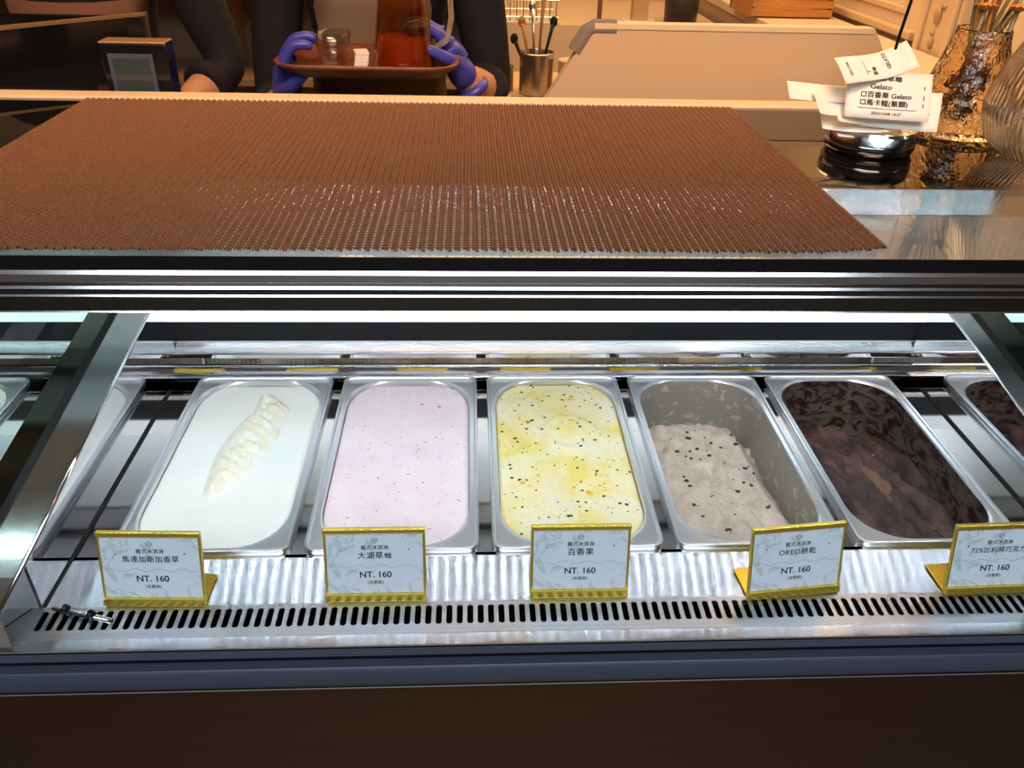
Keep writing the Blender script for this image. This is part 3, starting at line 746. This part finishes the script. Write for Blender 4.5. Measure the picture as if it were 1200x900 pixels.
tops = [(.588,1.10,1.50),(.602,1.08,1.52),(.618,1.12,1.54),(.632,1.10,1.53),(.650,1.07,1.51),(.668,1.10,1.54),(.690,1.10,1.52),(.715,1.12,1.50),(.742,1.11,1.49),(.770,1.10,1.46),(.80,1.12,1.44),(.640,1.14,1.53),(.700,1.05,1.50)]; tops.sort()
for k, tp in enumerate(tops):
    a = rnd.uniform(0, 2*PI); b0 = Vector((V1[0]-(tp[0]-V1[0])*.15+.010*math.cos(a), V1[1]+.010*math.sin(a), 1.215+.010*(k % 3)))
    t1 = Vector(tp); md = (b0+t1)/2+Vector((rnd.uniform(-.004,.004), rnd.uniform(-.004,.004), 0))
    md.x = V1[0]+(tp[0]-V1[0])*.30; md.z = 1.365; md.y = V1[1]+(tp[1]-V1[1])*.3
    kind = k % 4
    o = MB().tube([b0, b0.lerp(md, .5), md, md.lerp(t1, .5), t1], [.0022,.0024,.0024,.0022,.0016], 7).build('dried_branch', stm[kind], None, smooth=True)
    col_ = ['olive', 'amber', 'straw coloured', 'dark brown'][kind]
    tag(o, '%s dried branch in the hammered vase, %s from the left' % (col_, ORD[k]), 'branch', 'dried branches in the hammered vase')
for k, (cx_, cy_, lab) in enumerate([(.633, 1.060, 'left of the two orange flower heads above the vase'), (.668, 1.050, 'right of the two orange flower heads above the vase')]):
    e = empty('dried_flower', (cx_, cy_, 1.346), lab, 'flower')
    h = MB()
    for j in range(14):
        a = 2*PI*j/14; h.add([(0,0,.0),(.011*math.cos(a-.2), .011*math.sin(a-.2), .009),(.017*math.cos(a), .017*math.sin(a), .008),(.011*math.cos(a+.2), .011*math.sin(a+.2), .009)], [(0,1,2,3)])
    h.ball((0,0,.006), .008, 6, (1,1,.6)); h.build('petals', mat('orange_petal', (.62,.22,.02), .5), e)
    MB().tube([(0,0,.002),(-.002,.004,-.05),(-.006+(V1[0]-cx_)*.6,.012,-.10)], .0030, 8).build('stalk', stm[0], e, smooth=True)

# ================================================================ BEHIND THE COUNTER
cream = mat('cream_laminate', (.52,.355,.205), .5)
bump(cream, noise_tex(cream, coords(cream), 300, 2), .08, .001)
# divider panel with a slanted side and grey corner guard
e = empty('divider_panel', (.45, 1.32, .0), 'large beige divider panel with a slanted left side behind the counter', 'panel')
pts = [(-.45,.0),(.245,.0),(.245,1.178),(.170,1.287),(-.266,1.282),(-.337,1.17),(-.45,1.0)]
m_ = MB(); n = len(pts)
m_.add([(x, -.012, z) for x, z in pts]+[(x, .012, z) for x, z in pts], [tuple(range(n)), tuple(range(2*n-1, n-1, -1))]+[(i, i+n, (i+1) % n+n, (i+1) % n) for i in range(n)])
m_.build('board', cream, e)
MB().box(-.262, .168, -.0135, .0135, 1.282, 1.2895).build('top_edge', ivory, e)
guard_m = mat('grey_foam', (.17,.13,.105), .8)
MB().tube([(-.228,0,1.281),(-.262,0,1.281),(-.270,0,1.276),(-.2875,0,1.247)], [.0135,.0135,.0135,.0135], 12).build('corner_guard', guard_m, e, angle=.8)
# back worktops
tag(MB().box(.04, 1.18, 2.35, 2.95, .0, .90).build('back_worktop', cream, bevel=.004), 'cream work surface under the utensil canister', 'worktop')
e = empty('side_worktop', (1.38, 3.4, 0), 'long cream worktop running along the right-hand wall', 'worktop')
MB().box(-.17, .160, -1.45, 1.65, 0, .965).build('cabinet', mat('side_cabinet', (.50,.40,.29), .5), e)
MB().box(-.19, .160, -1.47, 1.66, .965, 1.0).build('countertop', mat('side_top', (.72,.60,.44), .4), e, bevel=.003)
e = empty('wooden_tray_box', (1.33, 3.75, 1.0), 'small slatted wooden box on the worktop by the wall', 'box')
wood = mat('honey_wood', (.50,.22,.05), .45); setcol(wood, ramp(wood, noise_tex(wood, coords(wood, (4,40,40)), 2, 3), [(.3, (.42,.18,.04)), (.7, (.58,.28,.08))]))
for k in range(4): MB().box(-.17, .17, -.16, -.145, .006+k*.034, .034+k*.034).build('slat', wood, e, bevel=.002)
for x in (-.17, .155): MB().box(x, x+.015, -.145, .16, 0, .14).build('side_board', wood, e, bevel=.002)
MB().box(-.17, .17, .145, .16, 0, .14).build('back_board', wood, e); MB().box(-.155, .155, -.145, .145, .002, .010).build('base_board', wood, e)
# high shelf unit behind
e = empty('storage_shelf', (.62, 4.2, 0), 'tall cream shelf unit against the far wall', 'shelf')
MB().box(-.55, .55, -.20, .70, 0, .90).build('cabinet', mat('shelf_cream', (.66,.52,.36), .5), e)
MB().box(-.04, -.02, -.215, -.20, .02, 1.7).build('upright', mat('upright_brown', (.16,.09,.045), .5), e)
MB().box(.12, .19, -.23, -.16, 0, 1.7).build('upright', mat('tan_upright', (.55,.36,.18), .5), e)
# steel rack/drainer on the worktop
e = empty('dish_rack', (.245, 4.14, .90), 'steel dish drainer with wire grid at the back', 'dish rack')
wire = mat('wire_steel', (.80,.80,.80), .25, 1.0)
MB().box(-.17, .17, -.14, .14, 0, .012).build('drip_tray', mat('tray_white', (.72,.70,.66), .3), e, bevel=.003)
mb = MB()
for k in range(11): x = -.15+.03*k; mb.tube([(x,-.13,.015),(x,-.13,.10),(x,.13,.10),(x,.13,.015)], .003, 6)
for z in (.03, .10): mb.tube([(-.16,-.13,z),(.16,-.13,z),(.16,.13,z),(-.16,.13,z),(-.16,-.13,z)], .004, 6)
mb.build('wire_grid', wire, e)
# utensil canister with utensils
e = empty('utensil_canister', (.205, 2.62, .90), 'brushed steel canister holding kitchen utensils on the back worktop', 'canister')
MB().lathe([(.0001,0),(.050,0),(.052,.002),(.052,.118),(.0535,.120),(.0515,.122),(.050,.118),(.050,.004),(.0001,.004)], 40).build('cup', mat('canister_steel', (.50,.44,.38), .28, 1.0), e, angle=.6)
ut = [(-.035,0,.20,'wooden spoon leaning left in the canister','spoon'),(-.012,.01,.24,'thin steel rod upright in the canister','whisk'),(.010,-.01,.27,'tall wooden stick in the canister','stick'),(.034,.006,.20,'dark handled spatula leaning right in the canister','spatula'),(-.050,.01,.15,'short dark scoop handle leaning out of the canister','scoop')]
for k, (dx, dy, h_, lab, cat_) in enumerate(ut):
    um = [wood, wire, mat('utensil_wood', (.30,.15,.06), .5), black_matt, black_matt][k]
    o = MB().tube([(.205+dx*.3, 2.62+dy, .906), (.205+dx*.8, 2.62+dy, .90+h_*.6), (.205+dx*1.35, 2.62+dy, .90+h_)], [.004,.004,.006], 8).ball((.205+dx*1.4, 2.62+dy, .90+h_+.006), .012, 6, (1,.35,1.3)).build(cat_, um, None, smooth=True)
    tag(o, lab, 'utensil')
# plastic tub, dark pad, glass jars, dark cup
tag(MB().lathe([(.0001,0),(.036,0),(.040,.004),(.046,.10),(.048,.104),(.044,.104),(.038,.008),(.0001,.008)], 32, (.315,2.60,.90)).build('plastic_tub', mat('cloudy_plastic', (.75,.62,.42), .35, 0, .5, Transmission_Weight=.4), None, smooth=True), 'cloudy plastic tub right of the utensil canister', 'tub')
tag(MB().lathe([(.0001,0),(.030,0),(.032,.003),(.032,.07),(.034,.074),(.030,.074),(.029,.006),(.0001,.006)], 28, (.105,2.66,.90)).build('small_jar', mat('jar_brown', (.20,.13,.08), .3), None, smooth=True), 'small brown jar left of the utensil canister', 'jar')
tag(MB().box(.12, .26, 2.38, 2.47, .90, .925).build('kitchen_scale', black, None, bevel=.004), 'black flat kitchen scale in front of the canister', 'scale')
tag(MB().lathe([(.0001,0),(.070,0),(.075,.006),(.088,.26),(.084,.26),(.072,.010),(.0001,.010)], 36, (.985,4.08,.90)).build('dark_tumbler', mat('dark_ceramic', (.045,.035,.030), .35), None, smooth=True), 'tall dark tumbler on the shelf behind the divider panel', 'tumbler')
tag(MB().lathe([(.0001,0),(.055,0),(.075,.010),(.078,.030),(.072,.030),(.055,.014),(.0001,.012)], 36, (.775,4.02,.90)).build('shallow_dish', mat('white_dish', (.75,.68,.58), .3), None, smooth=True), 'white shallow dish beside the tan post', 'dish')
# left: black frames / screens
def frame_box(name, label, cat, x0, x1, y0, y1, z0, z1, glassx, top=.006):
    e = empty(name, ((x0+x1)/2, (y0+y1)/2, z0), label, cat)
    cx_, cy_ = (x0+x1)/2, (y0+y1)/2
    A, B, Cc, D, H = x0-cx_, x1-cx_, y0-cy_, y1-cy_, z1-z0
    MB().box(A, B, Cc, D, 0, H-top).build('housing', black, e, bevel=.002)
    MB().box(A, B, Cc, D, H-top, H).build('top_edge', mat('bronze_edge', (.30,.17,.08), .35, .7), e, bevel=.001)
    if glassx:
        g0, g1, h0, h1 = glassx
        MB().box(g0-cx_, g1-cx_, Cc-.002, Cc+.001, h0-z0, h1-z0).build('bezel', gasket_m, e)
        MB().box(g0-cx_+.006, g1-cx_-.006, Cc-.003, Cc, h0-z0+.004, h1-z0-.006).build('screen', mat('grey_screen', (.035,.05,.048), .06), e)
    return e
e = empty('register_display', (-.60, 1.36, 1.0), 'large open black frame with bronze edges at the far left', 'display')
fr = MB()
fx0, fx1, fy0, fy1 = -.24, .060, -.115, .13
fr.box(fx0, fx1, fy1-.02, fy1, .05, .262); fr.box(fx0, fx1, fy0, fy1, .04, .20)
fr.build('housing', black, e)
MB().add([(-.24,-.13,.05),(.060,.13,.05),(.060,.13,.262),(-.24,-.13,.262),(-.24,-.10,.05),(.060,.145,.05),(.060,.145,.262),(-.24,-.10,.262)], [(0,1,2,3),(7,6,5,4),(3,2,6,7),(1,5,6,2),(0,3,7,4)]).build('side_panel', black, e)
MB().add([(-.24,-.131,.255),(.061,.129,.2625),(.061,.146,.2625),(-.24,-.10,.255),(-.24,-.131,.260),(.061,.129,.2665),(.061,.146,.2665),(-.24,-.10,.260)], [(0,1,5,4),(4,5,6,7),(1,2,6,5)]).build('top_edge', mat('bronze_edge', (.42,.24,.11), .35, .6), e)
frame_box('card_terminal', 'small black terminal with a grey glass screen between the two workers', 'terminal', -.525, -.432, 1.25, 1.285, 1.08, 1.262, (-.515, -.452, 1.165, 1.246), .003)
# clutter shelf far left with a green bag
e = empty('rear_shelf', (-1.0, 3.3, 0), 'warm toned storage shelf behind the two workers', 'shelf')
sh_m = mat('shelf_tan', (.42,.27,.15), .55)
for z in (.45, .80, 1.10, 1.5): MB().box(-.9, 1.0, -.18, .18, z, z+.025).build('shelf_board', sh_m, e)
for x in (-.9, .1, .98): MB().box(x, x+.02, -.18, .18, 0, 1.7).build('upright', sh_m, e)
MB().box(-.9, 1.0, .18, .20, 0, 1.7).build('back_board', mat('shelf_back', (.30,.19,.11), .6), e)
gb = MB(); gv = []
for k, (z, hx, hy) in enumerate(((0,.12,.06),(.05,.14,.07),(.14,.13,.065),(.22,.10,.04),(.27,.04,.02))):
    gv.append([(x+.008*math.sin(7*x+k), y, z) for x, y in rrect(0,0,hx,hy,min(hx,hy)*.6,5)])
loft(gb, gv, True, True); o = gb.build('green_bag', mat('green_cloth', (.16,.26,.17), .8), None, smooth=True); o.location = (-.62, 3.16, 1.125); tag(o, 'soft pale green cloth bag on the rear shelf between the workers', 'bag')
rnd = random.Random(3)
for k, (x, w_, h_, c_, lab, cat_) in enumerate([(-.93,.07,.16,(.55,.38,.20),'tan paper carton at the left on the rear shelf','carton'),(-.42,.05,.14,(.60,.42,.24),'slim tan carton right of the green bag','carton'),(-.33,.035,.12,(.20,.12,.07),'dark brown bottle at the right end of the rear shelf','bottle'),(-.80,.05,.20,(.10,.08,.07),'black canister left of the green bag','canister')]):
    m_ = mat('clutter_%s' % cat_+lab[:4], c_, .5)
    if cat_ in ('bottle', 'canister'): o = MB().lathe([(.0001,0),(w_,0),(w_,h_*.6),(w_*.4,h_*.75),(w_*.4,h_),(.0001,h_)], 24).build(cat_, m_, None, angle=.6)
    else: o = MB().box(-w_, w_, -.05, .05, 0, h_).box(-w_*.9, w_*.9, -.045, .045, h_, h_+.004).build(cat_, m_, None, bevel=.003)
    o.location = (x, 3.2, 1.125); tag(o, lab, cat_)
# warm pendant bulbs over the kitchen (seen as reflections in the counter glass)
bulb_m = emit('bulb_glow', (1.0, .62, .25), 30)
for k, (x, y, z, lab) in enumerate([(1.02, 2.45, 1.86, 'warm glass bulb on a black cord over the kitchen'), (1.16, 3.4, 2.1, 'further warm glass bulb on a black cord over the kitchen')]):
    e = empty('pendant_lamp', (x, y, z), lab, 'lamp')
    MB().ball((0,0,0), .030, 10, (1,1,1.2)).build('bulb', bulb_m, e, smooth=True)
    MB().tube([(0,0,.034),(0,0,.075)], .016, 12).build('socket', black, e)
    MB().tube([(0,0,.075),(0,0,2.8-z)], .003, 6).build('cord', black, e)

# ================================================================ TRAY, PITCHER, CUP
TX, TY, TZ = -.180, 1.575, 1.165
e = empty('serving_tray', (TX, TY, TZ), 'dark reddish wooden serving tray held by the worker in blue gloves', 'tray', None, -.02)
tray_m = mat('tray_wood', (.17,.050,.020), .35); setcol(tray_m, ramp(tray_m, noise_tex(tray_m, coords(tray_m, (6,60,60)), 2, 3), [(.3, (.13,.036,.015)), (.7, (.22,.07,.028))]))
lp = []
for (hx, hy, r, z) in ((.115,.070,.04,0),(.138,.090,.05,.004),(.158,.108,.055,.020),(.162,.112,.056,.0265),(.158,.108,.053,.0275),(.152,.102,.05,.022),(.134,.086,.045,.0075),(.110,.065,.038,.006)):
    lp.append([(x, y, z) for x, y in rrect(0,0,hx,hy,r,6)])
mb = MB(); loft(mb, lp, True, True); mb.build('tray_body', tray_m, e, smooth=True)
PX, PY, PZ = -.118, 1.565, TZ+.0075
e = empty('tea_pitcher', (PX, PY, PZ), 'glass pitcher of amber tea standing on the wooden tray', 'pitcher')
MB().lathe([(.0001,0),(.054,0),(.057,.004),(.056,.012),(.046,.090),(.041,.130),(.0435,.165),(.042,.166),(.0395,.130),(.0445,.090),(.054,.012),(.0001,.005)], 48).build('glass_body', sheet_glass('reflection_tint_glass', (.86,.66,.38), 1.5), e, smooth=True)  # clear glass; its yellowish reflections are put into the tint
tea_m = sheet_glass('amber_tea', (.86,.46,.12), 1.33, (.60,.20,.03), .45)
MB().lathe([(.0001,.006),(.0525,.008),(.0535,.014),(.0486,.052),(.0001,.052)], 48).build('tea', tea_m, e, angle=.6)
hp = [(.047,0,.145),(.070,0,.150),(.084,0,.128),(.086,0,.085),(.078,0,.050),(.056,0,.034)]
MB().tube(hp, [.006,.0055,.005,.005,.0055,.006], 10).build('handle', mat('handle_glass', (.80,.68,.52), .04, 0, .5, Transmission_Weight=.8), e, smooth=True)
e = empty('drinking_glass', (-.245, 1.560, TZ+.0075), 'small flared empty glass left of the tea pitcher', 'glass')
MB().lathe([(.0001,0),(.020,0),(.023,.003),(.028,.030),(.036,.060),(.0345,.060),(.0262,.030),(.020,.005),(.0001,.005)], 36).build('glass_body', thin_glass, e, smooth=True)
o = MB()
for k in range(5): o.box(-.012, .012, -.018, .018, k*.0055, k*.0055+.005, 0, Matrix.Rotation(.06*k, 4, 'Z'))
o = o.build('paper_napkins', mat('napkin_white', (.75,.68,.60), .7), None); o.location = (-.196, 1.57, TZ+.0078); tag(o, 'short stack of white paper napkins between glass and pitcher', 'napkins')

# ================================================================ PEOPLE
skin_m = mat('skin', (.50,.24,.13), .5); shirt_m = mat('dark_uniform', (.012,.010,.013), .8, spec=.2)
trouser_m = mat('dark_trousers', (.015,.014,.016), .8, spec=.2); hair_m = mat('black_hair', (.010,.008,.007), .5)
apron_m = mat('taupe_apron', (.17,.115,.075), .8, spec=.2); glove_m = mat('blue_nitrile', (.045,.050,.34), .38)
apron2_m = mat('brown_apron', (.20,.085,.045), .8, spec=.2); shoe_m = black_matt
def skin_mesh(verts, edges, radii, root=0, sub=2):
    me = bpy.data.meshes.new('sk'); me.from_pydata(verts, edges, []); o = bpy.data.objects.new('sk', me); C.objects.link(o)
    sk = o.modifiers.new('s', 'SKIN'); sk.use_smooth_shade = True
    for i, r in enumerate(radii):
        d = me.skin_vertices[0].data[i]; d.radius = r if isinstance(r, tuple) else (r, r)
        d.use_root = (i == root)
    ss = o.modifiers.new('u', 'SUBSURF'); ss.levels = sub; ss.render_levels = sub
    bpy.context.view_layer.update()
    out = bpy.data.meshes.new_from_object(o.evaluated_get(bpy.context.evaluated_depsgraph_get()))
    bpy.data.objects.remove(o); out.materials.clear()
    return out
def sd(p, a, b):
    ab = b-a; t = max(0, min(1, (p-a).dot(ab)/ab.dot(ab))); return (p-a-ab*t).length
def person(label, x, y, arms, lean=0, face=PI, apron=None, H=1.66):
    """arms: dict L/R -> (shoulder, elbow, wrist) relative to (x,y,0)"""
    e = empty('person', (x, y, 0), label, 'person')
    V = []; E = []; Rr = []
    def add(p, r, to=None):
        V.append(Vector(p)); Rr.append(r)
        if to is not None: E.append((to, len(V)-1))
        return len(V)-1
    pel = add((0,0,.92), (.155,.11)); wa = add((0,-.01,1.05), (.145,.10), pel); ch = add((0,-.015,1.22), (.165,.115), wa)
    uc = add((0,0,1.34), (.150,.095), ch); nk = add((0,.005,1.43), .055, uc); hd0 = add((0,-.005,1.50), .070, nk); hd1 = add((0,-.01,1.58), .085, hd0); add((0,-.005,1.655), .055, hd1)
    segs = []
    for s, (sh, el, wr_) in arms.items():
        a = add(sh, .062, uc); b = add(Vector(sh).lerp(Vector(el), .5), .055, a); c_ = add(el, .043, b); d = add(Vector(el).lerp(Vector(wr_), .45), .039, c_); f_ = add(wr_, .027, d)
        segs.append((Vector(el), Vector(wr_)))
    for s in (-1, 1):
        h_ = add((s*.09,0,.86), .095, pel); k_ = add((s*.10,-.01,.48), .060, h_); a_ = add((s*.105,.01,.09), .042, k_); add((s*.11,-.10,.04), .038, a_)
    me = skin_mesh([tuple(v) for v in V], E, Rr)
    o = link('body', me, [shirt_m, skin_m, trouser_m, shoe_m], e, True)
    mi = []
    for p in me.polygons:
        c_ = p.center; k_ = 0
        if c_.z < .95: k_ = 2
        if c_.z < .10: k_ = 3
        if c_.z > 1.43: k_ = 1
        for (el, wr_) in segs:
            t = (c_-el).dot(wr_-el)/(wr_-el).length_squared
            if t > .38 and t < 1.4 and sd(c_, el, wr_) < .055: k_ = 1
        mi.append(k_)
    me.polygons.foreach_set('material_index', mi)
    # rolled sleeve cuffs
    for (el, wr_) in segs:
        d = (wr_-el).normalized(); c0 = el.lerp(wr_, .36)
        MB().tube([c0-d*.016, c0-d*.012, c0+d*.010, c0+d*.014], [.044,.051,.051,.043], 18).build('sleeve_cuff', shirt_m, e, smooth=True)
    # head details
    hm = MB(); hm.ball((0,.012,1.605), .098, 12, (.94,1.05,1.02)); o = hm.build('hair', hair_m, e, smooth=True)
    fm = MB(); fm.ball((0,-.098,1.565), .013, 6, (.8,1,1.4)); 
    for s in (-1, 1): fm.ball((s*.083,-.005,1.57), .022, 6, (.35,.7,1.2))
    fm.build('nose_and_ears', skin_m, e, smooth=True)
    em = MB()
    for s in (-1, 1): em.ball((s*.032,-.086,1.588), .010, 6, (1.2,.6,.7))
    em.build('eyes', mat('eye_dark', (.02,.015,.012), .2), e, smooth=True)
    MB().ball((0,-.090,1.530), .020, 6, (1.1,.35,.25)).build('mouth', mat('lips', (.45,.14,.10), .5), e, smooth=True)
    if apron:
        am, ztop, zbot, xw = apron
        vs = []; fs = []; idx = {}
        for p in me.polygons:
            c_ = p.center
            if p.normal.y < -.18 and c_.z < ztop and c_.z > zbot and abs(c_.x) < xw(c_.z) and c_.y < -.035 and all(sd(c_, el, wr_) > .07 for el, wr_ in segs):
                f_ = []
                for vi in p.vertices:
                    if vi not in idx:
                        idx[vi] = len(vs); v = me.vertices[vi]; vs.append(tuple(v.co+v.normal*.010))
                    f_.append(idx[vi])
                fs.append(tuple(f_))
        am_ = bpy.data.meshes.new('apron'); am_.from_pydata(vs, [], fs); am_.update()
        o = link('apron', am_, am, e, True); so = o.modifiers.new('t', 'SOLIDIFY'); so.thickness = .003
    return e
def hand(name, parent, wrist, fwd, palm, side, m_, curl=(.5,.5,.5), thumb_curl=.2, glove=True):
    """skinned hand: wrist point, forward direction, palm normal; side=+1 puts the thumb on +(fwd x palm)"""
    f_ = Vector(fwd).normalized(); n_ = Vector(palm).normalized(); n_ = (n_-f_*n_.dot(f_)).normalized(); s_ = f_.cross(n_)*side
    w_ = Vector(wrist); V = []; E = []; Rr = []
    def add(p, r, to=None):
        V.append(tuple(p)); Rr.append(r)
        if to is not None: E.append((to, len(V)-1))
        return len(V)-1
    r0 = add(w_-f_*.035, .031); r1 = add(w_, .030, r0); r2 = add(w_+f_*.045, (.040,.020) if False else .030, r1)
    for k, (off, ln, r) in enumerate(((.028,.070,.0098),(.010,.078,.0100),(-.009,.072,.0096),(-.027,.058,.0088))):
        kn = w_+f_*(.082-.004*abs(k-1))+s_*off; a = add(kn-f_*.020, .0145, r2); b = add(kn, .0118, a)
        ang = 0; p = kn
        for j, fr_ in enumerate((.45, .32, .23)):
            ang += curl[j]; d = f_*math.cos(ang)+n_*math.sin(ang); p = p+d*ln*fr_; b = add(p, r*(1-.08*j), b)
    tb = add(w_+f_*.025+s_*.034, .0150, r1); d = (f_*.62+s_*.66+n_*thumb_curl).normalized(); t1 = add(Vector(V[tb])+d*.034, .0122, tb)
    d2 = (f_*.85+s_*.15+n_*(thumb_curl+.25)).normalized(); t2 = add(Vector(V[t1])+d2*.028, .0108, t1); add(Vector(V[t2])+d2*.020, .0095, t2)
    me = skin_mesh(V, E, Rr, 1)
    o = link(name, me, m_, parent, True)
    if glove:
        a = w_-f_*.048
        MB().tube([a, a+f_*.006, a+f_*.014], [.034,.037,.035], 16).build('glove_cuff', m_, o, smooth=True)
    return o
# worker in the middle
BX, BY = -.185, 1.80
armsC = {'r': ((-.185,.0,1.365), (-.215,-.06,1.050), (-.155,-.215,1.108)), 'l': ((.185,.0,1.365), (.235,-.055,1.085), (.170,-.190,1.150))}
pc = person('worker in dark uniform, taupe apron and blue gloves holding a tray', BX, BY, armsC, apron=(apron_m, 1.292, .55, lambda z: .115 if z > 1.1 else .17))
hand('glove', pc, (-.152,-.222,1.118), (.10,-.22,1.0), (1,.0,.02), -1, glove_m, (.55,.75,.5), .5)
hand('glove', pc, (.168,-.180,1.158), (-.45,-.10,.8), (-.9,-.1,-.55), 1, glove_m, (.5,.65,.5), .3)
lb = MB().box(-.002,.036,-.136,-.134,1.045,1.060).build('name_label', mat('name_label', (.62,.50,.38), .6), pc)
o = MB(); o.box(-.035,.075,-.133,-.128,.94,1.07).build('apron_pocket', shirt_m, pc)
# worker at the left
armsL = {'r': ((-.185,.0,1.36), (-.27,-.05,1.08), (-.20,-.22,1.0)), 'l': ((.185,.0,1.36), (.285,-.06,1.125), (.205,-.24,1.055))}
pl = person('worker in dark top and brown apron behind the black frame at left', -.78, 1.85, armsL, apron=(apron2_m, 1.262, .55, lambda z: .15))
hand('hand', pl, (.200,-.25,1.050), (-.3,-.9,-.2), (0,0,-1), -1, skin_m, (.3,.3,.3), .2, False)
hand('hand', pl, (-.195,-.23,.995), (.3,-.9,-.2), (0,0,-1), 1, skin_m, (.3,.3,.3), .2, False)

# groups of repeated things
GR = {'pan': 'steel gelato pans set in the display case', 'gelato': 'gelato flavours in the pans', 'price card': 'gold framed price cards on the front shelf',
      'receipt': 'receipts threaded on the spike', 'flower': 'orange dried flowers', 'utensil': 'utensils in the steel canister', 'lamp': 'bulbs over the kitchen', 'person': 'workers behind the counter', 'vase': 'glass vases on the counter'}
for o in scn.objects:
    if o.parent is None and o.get('category') in GR and not o.get('group'): o['group'] = GR[o['category']]
